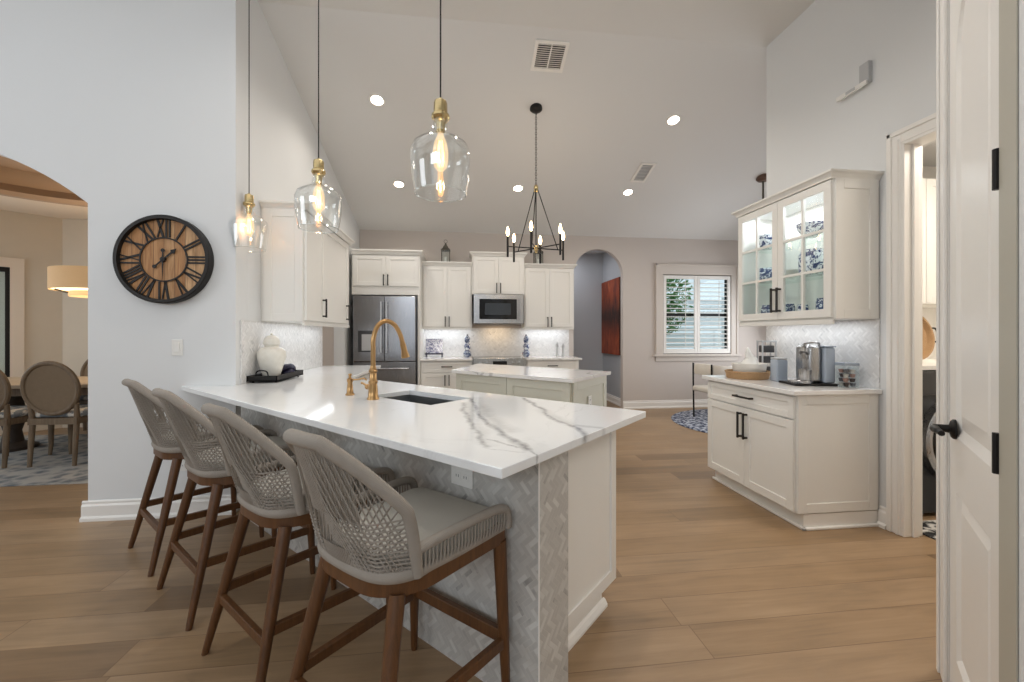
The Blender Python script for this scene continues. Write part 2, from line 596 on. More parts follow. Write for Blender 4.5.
def plane_yz(x):                    # u -> Y, v -> Z, extrude along +X from x
    return Matrix(((0, 0, 1, x), (1, 0, 0, 0), (0, 1, 0, 0), (0, 0, 0, 1)))


# peninsula frame: p along the counter (towards the clock wall), q across it (away from the stools)
P0 = Vector((0.11, 1.14, 0))
C45 = math.sqrt(0.5)


def PQ(p, q, z=0.0):
    return Vector((P0.x + C45 * (q - p), P0.y + C45 * (p + q), z))


# ---------------------------------------------------------------- setting
CE = 3.93                                   # flat ceiling
BY, BZ, KY = 6.89, 2.945, 3.55              # back wall depth, ceiling height there, fold line
LX = -1.607                                  # kitchen's left wall


def ceil_z(y):
    return CE if y < KY else CE + (BZ - CE) * (y - KY) / (BY - KY)


b = MB()
b.box(-7, 6.2, -5, 8.6, -0.12, 0)
struct(b.build('floor', 'floor'), 'wide light oak plank floor running through kitchen and dining', 'floor')

b = MB()                                    # ceiling: flat over the great room, sloping down to the back wall
sec = [(-5.0, CE), (KY, CE), (7.0, ceil_z(7.0)), (7.0, ceil_z(7.0) + 0.15), (KY, CE + 0.15), (-5.0, CE + 0.15)]
b.prism(sec, (), -7.0, 6.2, Matrix(((0, 0, 1, 0), (1, 0, 0, 0), (0, 1, 0, 0), (0, 0, 0, 1))))
struct(b.build('ceiling', 'ceiling'), 'pale vaulted ceiling sloping down to the back wall', 'ceiling')

# clock wall with the dining arch (plane Y = 3.18, 0.16 thick)
FY = 3.215
AX0, AX1, ACX, ACZ, AR = -4.925, -2.557, -3.741, 0.767, 1.848
arch = []
a0 = math.atan2(2.188 - ACZ, AX1 - ACX)
for k in range(25):
    a = a0 + (PI - 2 * a0) * k / 24
    arch.append((ACX + AR * math.cos(a), ACZ + AR * math.sin(a)))
outl = [(-7, 0), (AX0, 0)] + arch[::-1] + [(AX1, 0), (LX, 0), (LX, CE), (-7, CE)]
b = MB().prism(outl, (), 0, 0.16, plane_xz(FY))
struct(b.build('wall_front', 'wall'), 'pale wall holding the clock with arched dining opening', 'wall')

# kitchen left wall: solid to 5.07, doorway beyond, header above, then up to the fridge
sec = [(3.376, 0), (5.07, 0), (5.07, 2.1), (6.02, 2.1), (6.02, 0), (6.9, 0), (6.9, ceil_z(6.9)), (KY, CE), (3.376, CE)]
b = MB().prism(sec, (), -0.14, 0.0, plane_yz(LX))
struct(b.build('wall_left', 'wall'), 'left kitchen wall behind the white wall cabinets', 'wall')
b = MB().box(-2.9, LX - 0.15, 6.3, 6.42, 0, 2.6)
struct(b.build('wall_passage', 'brown'), 'brown passage wall seen beyond the tiled backsplash', 'wall')
b = MB().box(-2.0, LX - 0.14, 6.03, 6.29, 0, 2.1)
struct(b.build('trim_1', 'back_wall'), 'beige return of the passage opening beside the refrigerator', 'trim')

# back wall with arch and window opening
ar2 = [(2.318 + 0.435 * math.cos(PI * k / 20), 2.296 + 0.435 * math.sin(PI * k / 20)) for k in range(21)]
outl = [(LX - 0.14, 0), (1.883, 0)] + ar2[::-1] + [(2.753, 0), (5.75, 0), (5.75, BZ), (LX - 0.14, BZ)]
WX0, WX1, WZ0, WZ1 = 3.47, 4.74, 0.925, 2.32
b = MB().prism(outl, [[(WX0, WZ0), (WX1, WZ0), (WX1, WZ1), (WX0, WZ1)]], 0, 0.11, plane_xz(BY))
struct(b.build('wall_back', 'back_wall'), 'beige back wall with arched hall opening and shuttered window', 'wall')

# hall behind the arch
b = MB()
b.box(1.0, 2.82, 8.12, 8.22, 0, 2.9)
struct(b.build('wall_hall', 'hall_wall'), 'grey end wall of the hall behind the arch', 'wall')
b = MB().box(2.82, 2.92, 7.0, 8.22, 0, 2.9)
struct(b.build('wall_hall_side', 'hall_wall'), 'grey side wall of the hall carrying the painting', 'wall')
b = MB().box(0.9, 1.0, 7.0, 8.22, 0, 2.9)
struct(b.build('wall_hall_end', 'hall_wall'), 'grey hall wall hidden left of the arch', 'wall')
b = MB().box(0.9, 2.92, 7.0, 8.22, 2.9, 2.98)
struct(b.build('ceiling_hall', 'ceiling'), 'flat ceiling over the hall behind the arch', 'ceiling')

# right wall (X = 2.79) with the laundry doorway
DY0, DY1, DZ = 1.45, 2.34, 2.50
sec = [(1.391, 0), (DY0, 0), (DY0, DZ), (DY1, DZ), (DY1, 0), (3.54, 0), (3.54, CE), (1.391, CE)]
b = MB().prism(sec, (), 0, 0.12, plane_yz(2.79))
struct(b.build('wall_right', 'wall'), 'pale right wall behind the coffee station with laundry doorway', 'wall')
b = MB()
b.box(2.911, 5.6, 3.42, 3.54, 0, CE)
struct(b.build('wall_nook', 'back_wall'), 'wall separating the laundry from the breakfast nook', 'wall')
sec = [(3.541, 0), (BY, 0), (BY, ceil_z(BY)), (KY, CE), (3.541, CE)]
b = MB().prism(sec, [[(4.0, 0.5), (6.5, 0.5), (6.5, 2.5), (4.0, 2.5)]], 0, 0.12, plane_yz(5.6))
struct(b.build('wall_nook_side', 'back_wall'), 'side wall of the breakfast nook with its wide window', 'wall')

# laundry box
b = MB().box(2.912, 4.7, 3.3, 3.419, 0, 2.8)
struct(b.build('wall_laundry', 'trim'), 'white laundry wall above the washing machine', 'wall')
b = MB().box(4.7, 4.8, 0.6, 3.419, 0, 2.8)
struct(b.build('wall_laundry_side', 'trim'), 'white far wall of the laundry', 'wall')
b = MB().box(2.912, 4.8, 0.6, 3.419, 2.8, 2.88)
struct(b.build('ceiling_laundry', 'ceiling'), 'flat white ceiling over the laundry', 'ceiling')
b = MB().box(2.912, 4.8, 0.5, 0.6, 0, 2.8)
struct(b.build('wall_laundry_end', 'trim'), 'white near end wall of the laundry', 'wall')

# angled pantry wall: line X - Y = 0.44 ; local x runs from near (camera) to far along (1,1)
PK = 0.44
def pantry_root(name, label, cat, s=0.0, kind='structure'):
    # local x along the wall away from the camera, local y out of the wall to the back (+X,-Y side), z up
    X0 = Vector((0.70 + C45 * s, 0.70 - PK + C45 * s, 0))
    return root(name, label, cat, X0, R(45), kind=kind)
PDS0, PDS1, PDZ = 0.866, 1.50, 2.64
b = MB()
b.prism([(0.66, 0), (PDS0 - 0.02, 0), (PDS0 - 0.02, PDZ + 0.02), (PDS1 + 0.02, PDZ + 0.02), (PDS1 + 0.02, 0), (1.62, 0), (1.62, CE), (0.66, CE)], (), -0.11, 0, Matrix(((1, 0, 0, 0), (0, 0, 1, 0), (0, 1, 0, 0), (0, 0, 0, 1))))
w = b.build('wall_pantry', 'wall', loc=(0.70, 0.70 - PK, 0), rotz=R(45))
struct(w, 'angled wall around the white pantry door', 'wall')
b = MB().box(1.86, 2.79, 1.29, 1.39, 0, CE)
struct(b.build('wall_pantry_return', 'wall'), 'short return wall behind the pantry casing', 'wall')
b = MB().box(1.20, 1.31, -5, 0.76, 0, CE)
struct(b.build('wall_right_near', 'wall'), 'right wall running back beside the photographer', 'wall')
# rear of the great room with tall glazed doors, and its left wall
b = MB().prism([(-7, 0), (-4.4, 0), (-4.4, 3.75), (0.4, 3.75), (0.4, 0), (1.31, 0), (1.31, CE), (-7, CE)], (), 0, 0.15, plane_xz(-4.65))
struct(b.build('wall_rear', 'wall'), 'rear wall of the great room around the patio doors', 'wall')
b = MB().box(-7.0, -6.85, -5, 3.214, 0, CE)
struct(b.build('wall_left_near', 'wall'), 'far left wall of the great room', 'wall')

# dining room shell
b = MB().box(-7.0, LX - 0.15, 6.42, 6.54, 0, 3.0)
struct(b.build('wall_dining', 'dining_wall'), 'warm beige end wall of the dining room', 'wall')
b = MB().box(-1.85, LX - 0.141, 3.376, 5.06, 0, 3.0)
struct(b.build('wall_dining_side', 'dining_wall'), 'dining room side of the kitchen wall', 'wall')
# angled bay wall with the dining window: from (-5.42, 6.42) towards (-6.9, 4.94)
DN = Matrix.Translation((-5.42, 6.42, 0)) @ Matrix.Rotation(R(225), 4, 'Z')
b = MB().prism([(0, 0), (2.3, 0), (2.3, 3.0), (0, 3.0)], [[(0.46, 0.72), (1.9, 0.72), (1.9, 2.14), (0.46, 2.14)]], 0, 0.12, DN @ Matrix(((1, 0, 0, 0), (0, 0, -1, 0), (0, 1, 0, 0), (0, 0, 0, 1))))
struct(b.build('wall_dining_bay', 'dining_wall'), 'angled beige dining wall holding the dark window', 'wall')
b = MB()
# dining ceiling with a raised oval tray
tray = [(-3.9 + 1.35 * math.cos(2 * PI * k / 40), 4.75 + 0.95 * math.sin(2 * PI * k / 40)) for k in range(40)]
b.prism([(-7, 3.376), (-1.74, 3.376), (-1.74, 6.41), (-7, 6.41)], [tray], 2.86, 2.96)
struct(b.build('ceiling_dining', 'dining_ceiling'), 'cream dining ceiling around a raised oval tray', 'ceiling')
b = MB()
ring = lambda r0, z: [(-3.9 + (1.35 + r0) * math.cos(2 * PI * k / 40), 4.75 + (0.95 + r0) * math.sin(2 * PI * k / 40), z) for k in range(40)]
prof = [(0.13, 2.84), (0.0, 2.83), (-0.05, 2.87), (-0.02, 2.95), (-0.10, 3.02), (-0.14, 3.10)]
loops = [[b.bm.verts.new(p) for p in ring(r, z)] for r, z in prof]
for A, B in zip(loops, loops[1:]):
    for k in range(40):
        b.bm.faces.new((A[k], A[(k + 1) % 40], B[(k + 1) % 40], B[k]))
b.bm.faces.new(loops[-1])
struct(b.build('trim_2', 'tray_paint', smooth=True), 'brown moulded band of the oval tray ceiling over dining', 'trim')

# baseboards
def baseboard(name, segs, label, h=0.135, t=0.018, mat='trim'):
    b = MB()
    for (x0, y0, x1, y1) in segs:
        d = Vector((x1 - x0, y1 - y0, 0))
        L = d.length
        m = Matrix.Translation((x0, y0, 0)) @ Matrix.Rotation(math.atan2(d.y, d.x), 4, 'Z')
        pr = [(0, 0), (-t - 0.012, 0), (-t - 0.012, 0.02), (-t, 0.032), (-t, h - 0.035), (-t * 0.55, h - 0.022), (-t * 0.6, h - 0.008), (-t * 0.3, h), (0, h)]
        b.prism(pr, (), 0, L, m @ Matrix(((0, 0, 1, 0), (1, 0, 0, 0), (0, 1, 0, 0), (0, 0, 0, 1))))
    return struct(b.build(name, mat), label, 'baseboard')
baseboard('baseboard_front', [(-2.557 - 0.03, FY, LX, FY)], 'white baseboard under the clock wall')
baseboard('baseboard_back', [(2.753, BY, 5.6, BY)], 'white baseboard along the back wall under the window')
baseboard('baseboard_hall', [(2.82, 8.12, 2.82, 7.0), (1.0, 8.12, 2.82, 8.12)], 'white baseboard in the hall behind the arch')
baseboard('baseboard_right', [(2.79, 2.485, 2.79, 2.43)], 'white baseboard stub beside the laundry casing')
baseboard('baseboard_pantry', [(0.70 + C45 * 1.595, 0.70 - PK + C45 * 1.595, 0.70 + C45 * 1.62, 0.70 - PK + C45 * 1.62)], 'white baseboard end beside the pantry casing')

# laundry door casing and jamb
b = MB()
cw = 0.085
for (y0, y1, z0, z1) in ((DY1, DY1 + cw, 0, DZ + cw), (DY0 - 0.0, DY1, DZ, DZ + cw)):
    b.box(2.772, 2.789, y0, y1, z0, z1, 0.004)
b.box(2.762, 2.775, DY1 + cw - 0.03, DY1 + cw, 0, DZ + cw, 0.005)
b.box(2.762, 2.775, DY0, DY1 + cw, DZ + cw - 0.03, DZ + cw, 0.005)
b.box(2.764, 2.778, DY1 + 0.012, DY1 + 0.03, 0, DZ + 0.03, 0.004)
b.box(2.775, 2.91, DY1 - 0.018, DY1, 0, DZ, 0.003)
b.box(2.775, 2.91, DY0, DY1 - 0.018, DZ - 0.018, DZ, 0.003)
b.box(2.83, 2.87, DY1 - 0.032, DY1 - 0.018, 0, DZ - 0.018, 0.003)
struct(b.build('trim_3', 'trim'), 'white casing around the laundry doorway', 'trim')

# pantry door, its casing, panels, lever and hinges
pr_ = Vector((0.70, 0.70 - PK, 0))
b = MB()
for (x0, x1) in ((PDS1, PDS1 + 0.09),):
    b.box(x0, x1, 0.001, 0.013, 0, PDZ + 0.10, 0.003)
    ox = x1 - 0.03 if x0 >= PDS1 else x0
    b.box(ox, ox + 0.03, 0.012, 0.02, 0, PDZ + 0.10, 0.005)
b.box(PDS0, PDS1, 0.001, 0.013, PDZ, PDZ + 0.09, 0.004)
for x in (PDS0 - 0.02, PDS1):
    b.box(x, x + 0.02, -0.11, 0.001, 0, PDZ)
o = b.build('trim_4', 'trim', loc=pr_, rotz=R(45))
struct(o, 'white casing around the pantry door', 'trim')
M['jamb'] = plain('shaded_jamb_paint', '#b3afa2', 0.5, namt=0.015)  # shade on the white casing is put into this darker colour
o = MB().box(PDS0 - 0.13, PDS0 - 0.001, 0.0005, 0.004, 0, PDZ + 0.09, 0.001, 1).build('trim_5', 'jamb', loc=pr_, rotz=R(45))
struct(o, 'flat jamb with painted-in shade beside the hinges of the pantry door', 'trim')
dr = root('door_1', 'white arched-panel pantry door with dark lever', 'door', pr_, R(45), kind='structure')
b = MB()
x0, x1 = PDS0 + 0.003, PDS1 - 0.003
yf, yb_ = -0.004, -0.040
st = 0.105
pans = [(0.16, 0.72), (0.93, 2.48)]
hol = [[(x0 + st, 0.16), (x1 - st, 0.16), (x1 - st, 0.74), (x0 + st, 0.74)]]
top = [(x0 + st, 0.93), (x1 - st, 0.93), (x1 - st, 2.22)]
cxm = (x0 + x1) / 2
hw = (x1 - x0) / 2 - st
for k in range(1, 12):
    a = PI * k / 12
    top.append((cxm + hw * math.cos(a), 2.22 + 0.2 * math.sin(a)))
top.append((x0 + st, 2.22))
hol.append(top)
PXZ = Matrix(((1, 0, 0, 0), (0, 0, 1, 0), (0, 1, 0, 0), (0, 0, 0, 1)))
b.prism([(x0, 0.012), (x1, 0.012), (x1, PDZ - 0.003), (x0, PDZ - 0.003)], hol, yb_, yf, PXZ)
def inset(poly, d):
    cx = sum(p[0] for p in poly) / len(poly)
    cz = sum(p[1] for p in poly) / len(poly)
    w_ = max(p[0] for p in poly) - min(p[0] for p in poly)
    h_ = max(p[1] for p in poly) - min(p[1] for p in poly)
    return [(cx + (p[0] - cx) * (1 - 2 * d / w_), cz + (p[1] - cz) * (1 - 2 * d / h_)) for p in poly]
def sloped(b, A, yA, B, yB):
    va = [b.bm.verts.new((p[0], yA, p[1])) for p in A]
    vb = [b.bm.verts.new((p[0], yB, p[1])) for p in B]
    n = len(A)
    for i in range(n):
        b.bm.faces.new((va[i], va[(i + 1) % n], vb[(i + 1) % n], vb[i]))
    return vb
for poly in hol:
    i1, i2 = inset(poly, 0.018), inset(poly, 0.05)
    sloped(b, poly, yf, i1, yf - 0.012)
    sloped(b, i1, yf - 0.012, i2, yf - 0.004)
    b.bm.faces.new([b.bm.verts.new((p[0], yf - 0.004, p[1])) for p in i2])
b.build('door_panel', 'trim', dr)
for hz_ in (0.30, 0.99, 1.69):
    h = MB().box(PDS0 + 0.002, PDS0 + 0.016, -0.006, -0.002, hz_ - 0.05, hz_ + 0.05, 0.001)
    h.cyl((PDS0 + 0.004, 0.006, hz_ - 0.05), (PDS0 + 0.004, 0.006, hz_ + 0.05), 0.0085, seg=10)
    h.build('hinge', 'black', dr)
b = MB()
hx, hz_ = PDS1 - 0.10, 0.955
b.lathe([(0.0, 0.0), (0.034, 0.0), (0.034, 0.006), (0.028, 0.012), (0.014, 0.016), (0.012, 0.055), (0.0, 0.056)], (hx, yf, hz_), 24, 'y')
b.tube(catmull([(hx, yf + 0.05, hz_), (hx - 0.03, yf + 0.056, hz_), (hx - 0.075, yf + 0.054, hz_ + 0.002), (hx - 0.115, yf + 0.05, hz_)], 5), [0.012] * 8 + [0.011] * 4 + [0.009] * 4, 12)
tag(b.build('door_handle', 'black', dr, True), 'dark bronze lever handle')

# ---------------------------------------------------------------- windows
def shutter_window():
    w = root('window_1', 'white shuttered window on the back wall', 'window', (0, 0, 0), kind='structure')
    b = MB()
    y0, y1 = BY - 0.022, BY - 0.001
    b.prism([(3.335, 0.93), (4.865, 0.93), (4.865, 2.50), (3.335, 2.50)], [[(WX0, 0.935), (WX1, 0.935), (WX1, WZ1), (WX0, WZ1)]], y0, y1, PXZ)
    b.box(3.335, 3.365, y0 - 0.014, y0, 0.93, 2.50, 0.003)
    b.box(4.835, 4.865, y0 - 0.014, y0, 0.93, 2.50, 0.003)
    b.box(3.335, 4.865, y0 - 0.014, y0, 2.47, 2.50, 0.003)
    b.box(3.29, 4.91, BY - 0.06, BY - 0.001, 0.895, 0.93, 0.006)
    b.box(3.335, 4.865, BY - 0.018, BY - 0.001, 0.81, 0.895, 0.003)
    b.build('window_casing', 'wtrim', w)
    mid = (WX0 + WX1) / 2
    for (x0, x1) in ((WX0 + 0.012, mid - 0.002), (mid + 0.002, WX1 - 0.012)):
        s = MB()
        sw = 0.052
        s.box(x0, x0 + sw, BY - 0.012, BY + 0.016, WZ0 + 0.02, WZ1 - 0.015, 0.003)
        s.box(x1 - sw, x1, BY - 0.012, BY + 0.016, WZ0 + 0.02, WZ1 - 0.015, 0.003)
        s.box(x0 + sw, x1 - sw, BY - 0.012, BY + 0.016, WZ0 + 0.02, WZ0 + 0.10, 0.003)
        s.box(x0 + sw, x1 - sw, BY - 0.012, BY + 0.016, WZ1 - 0.075, WZ1 - 0.015, 0.003)
        z = WZ0 + 0.14
        while z < WZ1 - 0.09:
            s.box(x0 + sw, x1 - sw, -0.034, 0.034, -0.005, 0.005, 0.003, mat=Matrix.Translation((0, BY + 0.0, z)) @ Matrix.Rotation(R(9), 4, 'X'))
            z += 0.074
        s.cyl((x0 + 0.62 * (x1 - x0), BY - 0.042, WZ0 + 0.12), (x0 + 0.62 * (x1 - x0), BY - 0.042, WZ1 - 0.1), 0.005, seg=8)
        s.build('shutter', 'trim', w)
    f = MB()
    for (x0, x1, z0, z1) in ((WX0, WX0 + 0.04, WZ0, WZ1), (WX1 - 0.05, WX1, WZ0, WZ1), (WX0, WX1, WZ0, WZ0 + 0.04), (WX0, WX1, WZ1 - 0.04, WZ1), (WX0, WX1, 1.60, 1.645)):
        f.box(x0, x1, BY + 0.065, BY + 0.105, z0, z1)
    sash = f.build('window_sash', 'black', w)
    MB().box(WX0 + 0.04, WX1 - 0.05, BY + 0.083, BY + 0.088, WZ0 + 0.04, WZ1 - 0.04).build('pane', 'pane', sash)
shutter_window()

w = root('window_2', 'dark framed dining window in cream casing', 'window', (0, 0, 0), kind='structure')
DL = DN @ Matrix(((1, 0, 0, 0), (0, 0, -1, 0), (0, 1, 0, 0), (0, 0, 0, 1)))     # local (along wall, z, into the wall)
b = MB().prism([(0.34, 0.60), (2.0, 0.60), (2.0, 2.26), (0.34, 2.26)], [[(0.46, 0.72), (1.9, 0.72), (1.9, 2.14), (0.46, 2.14)]], -0.025, -0.001, DL)
b.build('window_casing', 'dining_ceiling', w)
b = MB().prism([(0.46, 0.72), (1.9, 0.72), (1.9, 2.14), (0.46, 2.14)], [[(0.50, 0.78), (1.84, 0.78), (1.84, 2.08), (0.50, 2.08)]], 0.02, 0.07, DL)
sash = b.build('window_sash', 'black', w)
MB().prism([(0.50, 0.78), (1.84, 0.78), (1.84, 2.08), (0.50, 2.08)], (), 0.04, 0.046, DL).build('pane', 'pane', sash)

# nook side window and patio doors (outside the frame, where the daylight comes in)
w = root('window_3', 'wide nook window out of view on the side wall', 'window', (0, 0, 0), kind='structure')
b = MB().prism([(3.9, 0.4), (6.6, 0.4), (6.6, 2.6), (3.9, 2.6)], [[(4.0, 0.5), (5.22, 0.5), (5.22, 2.5), (4.0, 2.5)], [(5.28, 0.5), (6.5, 0.5), (6.5, 2.5), (5.28, 2.5)]], -0.02, -0.001, plane_yz(5.6))
b.build('window_casing', 'wtrim', w)
w = root('door_2', 'tall glazed patio doors behind the photographer', 'door', (0, 0, 0), kind='structure')
b = MB().prism([(-4.4, 0), (0.4, 0), (0.4, 3.75), (-4.4, 3.75)], [[(-4.3 + 1.2 * k, 0.1), (-4.3 + 1.2 * k + 1.0, 0.1), (-4.3 + 1.2 * k + 1.0, 2.6), (-4.3 + 1.2 * k, 2.6)] for k in range(4)] + [[(-4.3 + 1.2 * k, 2.75), (-4.3 + 1.2 * k + 1.0, 2.75), (-4.3 + 1.2 * k + 1.0, 3.65), (-4.3 + 1.2 * k, 3.65)] for k in range(4)], 0.03, 0.09, plane_xz(-4.65))
b.build('door_frame', 'trim', w)

# ---------------------------------------------------------------- cabinets
def pull(b, x, z, L=0.16, vert=True, y=0.0, r=0.0068, off=0.032):
    if vert:
        b.box(x - r, x + r, y - off - r, y - off + r, z - L / 2, z + L / 2, 0.0015, 1)
        for s in (-1, 1):
            b.box(x - r, x + r, y - off, y, z + s * (L / 2 - 0.012) - r, z + s * (L / 2 - 0.012) + r)
    else:
        b.box(x - L / 2, x + L / 2, y - off - r, y - off + r, z - r, z + r, 0.0015, 1)
        for s in (-1, 1):
            b.box(x + s * (L / 2 - 0.012) - r, x + s * (L / 2 - 0.012) + r, y - off, y, z - r, z + r)


def shaker(b, x0, x1, z0, z1, fw=0.058, y=0.0, t=0.02, rec=0.009):
    """front facing -y; the front plane lies at y"""
    fw2 = min(fw, (z1 - z0) * 0.28)
    b.box(x0, x0 + fw, y, y + t, z0, z1, 0.0015, 1)
    b.box(x1 - fw, x1, y, y + t, z0, z1, 0.0015, 1)
    b.box(x0 + fw, x1 - fw, y, y + t, z0, z0 + fw2, 0.0015, 1)
    b.box(x0 + fw, x1 - fw, y, y + t, z1 - fw2, z1, 0.0015, 1)
    b.box(x0 + fw, x1 - fw, y + rec, y + t, z0 + fw2, z1 - fw2)


def crown(b, x0, x1, y0, y1, z, h=0.075, out=0.045, sides=(True, True)):
    """flared crown along the front and returns with a flat fascia on top"""
    prof = [(0.0, 0.0), (0.006, 0.0), (0.008, h * 0.18), (out * 0.55, h * 0.55), (out * 0.85, h * 0.72), (out, h * 0.74), (out, h)]
    loops = []
    for o, dz in prof:
        l, r_ = (o if sides[0] else 0), (o if sides[1] else 0)
        loops.append([b.bm.verts.new(p) for p in ((x0 - l, y1, z + dz), (x0 - l, y0 - o, z + dz), (x1 + r_, y0 - o, z + dz), (x1 + r_, y1, z + dz))])
    for A, B in zip(loops, loops[1:]):
        for k in range(4):
            b.bm.faces.new((A[k], A[(k + 1) % 4], B[(k + 1) % 4], B[k]))
    b.bm.faces.new(loops[-1])
    b.bm.faces.new(loops[0][::-1])


def cabinet(name, label, loc, rot, w, d, z0, z1, fronts, mat='cab', crown_h=0.0, cr_sides=(True, True), plinth=0.0, rail=0.0, side=None, group=None, hl=0.16, glassy=False):
    r = root(name, label, 'cabinet', loc, rot, group)
    b = MB()
    zb = z0 + plinth
    b.box(0, w, 0.021, d, zb, z1)
    b.build('body', mat, r)
    if plinth:
        MB().box(0.01, w - 0.01, 0.075, d, z0, zb).build('toe_kick', mat, r)
    if rail:
        MB().box(0.004, w - 0.004, 0.012, 0.03, z0 - rail, z0 - 0.0005, 0.003).build('light_rail', mat, r)
    if crown_h:
        b = MB()
        crown(b, 0, w, 0.0, d, z1, crown_h, 0.04, cr_sides)
        b.build('crown_molding', mat, r)
    for (kind, x0, x1, a0, a1, hx, hz) in fronts:
        b = MB()
        if kind == 'drawer':
            shaker(b, x0, x1, a0, a1, 0.045)
        else:
            shaker(b, x0, x1, a0, a1)
        f = b.build(kind, mat, r)
        if hx is not None:
            h = MB()
            pull(h, hx, hz, hl, kind == 'door')
            tag(h.build('handle', 'handle', f), 'dark bronze bar pull')
    if side:
        for sd in side:
            b = MB()
            m = Matrix.Translation((0 if sd == 'l' else w, 0, 0)) @ Matrix.Rotation(R(-90) if sd == 'l' else R(90), 4, 'Z')
            tb = MB()
            # panel built facing -y then turned to the side
            if sd == 'l':
                shaker(tb, -d + 0.02, -0.022, zb + 0.002, z1 - 0.002, 0.062, 0.0, 0.012, 0.006)
            else:
                shaker(tb, 0.022, d - 0.02, zb + 0.002, z1 - 0.002, 0.062, 0.0, 0.012, 0.006)
            bmesh.ops.transform(tb.bm, matrix=Matrix.Translation((-0.012 if sd == 'l' else 0.012, 0, 0)) @ m, verts=tb.bm.verts[:])
            tb.build('side_panel', mat, r)
    return r


# back run (front faces at Y): base 6.26, uppers 6.54
G = 0.0025
UB = 1.385
BT = 0.885            # top of base boxes
fy_u, fy_b = 6.545, 6.262
def two_doors(x0, x1, z0, z1, hz, gap=0.03):
    m = (x0 + x1) / 2
    return [('door', x0 + G, m - G / 2, z0, z1, m - gap, hz), ('door', m + G / 2, x1 - G, z0, z1, m + gap, hz)]

fcab = cabinet('refrigerator_cabinet', 'white cabinet surround over the steel refrigerator', (-1.555, 6.19, 0), 0, 0.955, 0.69, 1.85, 2.425,
        two_doors(0.02, 0.935, 1.975, 2.415, 2.06), crown_h=0.07, cr_sides=(False, True))
MB().box(0.925, 0.955, 0.0, 0.69, 0, 1.849, 0.001, 1).build('side_panel', 'cab', fcab)
cabinet('wall_cabinet', 'white wall cabinet between refrigerator and microwave under a lantern', (-0.598, fy_u, 0), 0, 0.762, BY - fy_u - 0.002, UB, 2.34,
        two_doors(0.02, 0.742, UB + 0.012, 2.33, 1.475), crown_h=0.06, cr_sides=(False, False), rail=0.03)
cabinet('wall_cabinet', 'short white wall cabinet directly over the microwave', (0.166, fy_u - 0.03, 0), 0, 0.822, BY - fy_u + 0.028, 1.90, 2.50,
        two_doors(0.02, 0.802, 1.91, 2.49, 2.0), crown_h=0.06)
cabinet('wall_cabinet', 'white wall cabinet between microwave and hall arch', (0.99, fy_u, 0), 0, 0.81, BY - fy_u - 0.002, UB, 2.34,
        two_doors(0.02, 0.79, UB + 0.012, 2.33, 1.475), crown_h=0.06, cr_sides=(False, True), rail=0.03)
cabinet('base_cabinet', 'white base cabinet between refrigerator and range', (-0.598, fy_b, 0), 0, 0.77, BY - fy_b - 0.002, 0, BT,
        [('drawer', 0.02, 0.755, 0.715, 0.872, 0.385, 0.80)] + two_doors(0.02, 0.755, 0.12, 0.705, 0.60), plinth=0.10)
cabinet('base_cabinet', 'white base cabinet between range and hall arch', (0.97, fy_b, 0), 0, 0.83, BY - fy_b - 0.002, 0, BT,
        [('drawer', 0.02, 0.81, 0.715, 0.872, 0.41, 0.80)] + two_doors(0.02, 0.81, 0.12, 0.705, 0.60), plinth=0.10)
M['quartz_back'] = quartz('quartz_back', (), 0.7)
for (x0, x1, lab) in ((-0.598, 0.168, 'white stone counter between refrigerator and range'), (0.972, 1.838, 'white stone counter between range and hall arch')):
    o = MB().box(x0, x1, fy_b - 0.03, BY - 0.013, BT + 0.001, 0.915, 0.003).build('countertop', 'quartz_back')
    tag(o, lab, 'countertop')
o = MB().box(-0.60, 1.80, BY - 0.012, BY - 0.001, 0.916, 1.384).build('backsplash', 'splash')
tag(o, 'marble herringbone backsplash behind the range', 'backsplash')

# left wall cabinets: local x -> +Y, front faces +X
XU = -1.262
cabinet('wall_cabinet', 'white single door cabinet nearest the clock wall', (XU, 3.595, 0), R(90), 0.49, XU - LX - 0.002, UB, 2.30,
        [('door', 0.018, 0.487, UB + 0.012, 2.29, 0.42, 1.52)], crown_h=0.055, cr_sides=(True, False), rail=0.03, side='l', hl=0.17)
cabinet('wall_cabinet', 'white wall cabinet beside the passage to the refrigerator', (XU, 4.082, 0), R(90), 0.91, XU - LX - 0.002, UB, 2.30,
        [('door', 0.003, 0.80, UB + 0.012, 2.29, 0.72, 1.52)], crown_h=0.055, cr_sides=(False, True), rail=0.03, hl=0.17)
o = MB().box(LX + 0.001, LX + 0.012, 3.27, 5.064, 0.916, 1.384).build('backsplash', 'splash')
tag(o, 'marble herringbone backsplash behind the black tray', 'backsplash')
# base under the left counter run
cabinet('base_cabinet', 'white base cabinet run under the black tray', (-0.985, 3.78, 0), R(90), 1.27, 0.60, 0, BT - 0.001,
        two_doors(0.02, 0.63, 0.12, 0.86, 0.72) + two_doors(0.64, 1.25, 0.12, 0.86, 0.72), plinth=0.10)

# ---------------------------------------------------------------- peninsula
pen = root('peninsula', 'peninsula base clad in herringbone marble with white end panel', 'kitchen island', P0, R(-45))
# local frame: x = -p, y = q
b = MB()
b.box(-2.60, -0.073, 0.276, 0.458, 0, BT - 0.001)
b.build('core', 'cab', pen)
b = MB()
b.box(-2.62, -0.060, 0.266, 0.2755, 0, BT - 0.001)
b.box(-0.0725, -0.060, 0.2756, 0.458, 0, BT - 0.001)
b.build('tile_cladding', 'tile', pen)
MB().box(-0.0605, -0.0565, 0.2625, 0.2675, 0, BT - 0.001).build('corner_trim', 'trim', pen)
b = MB()
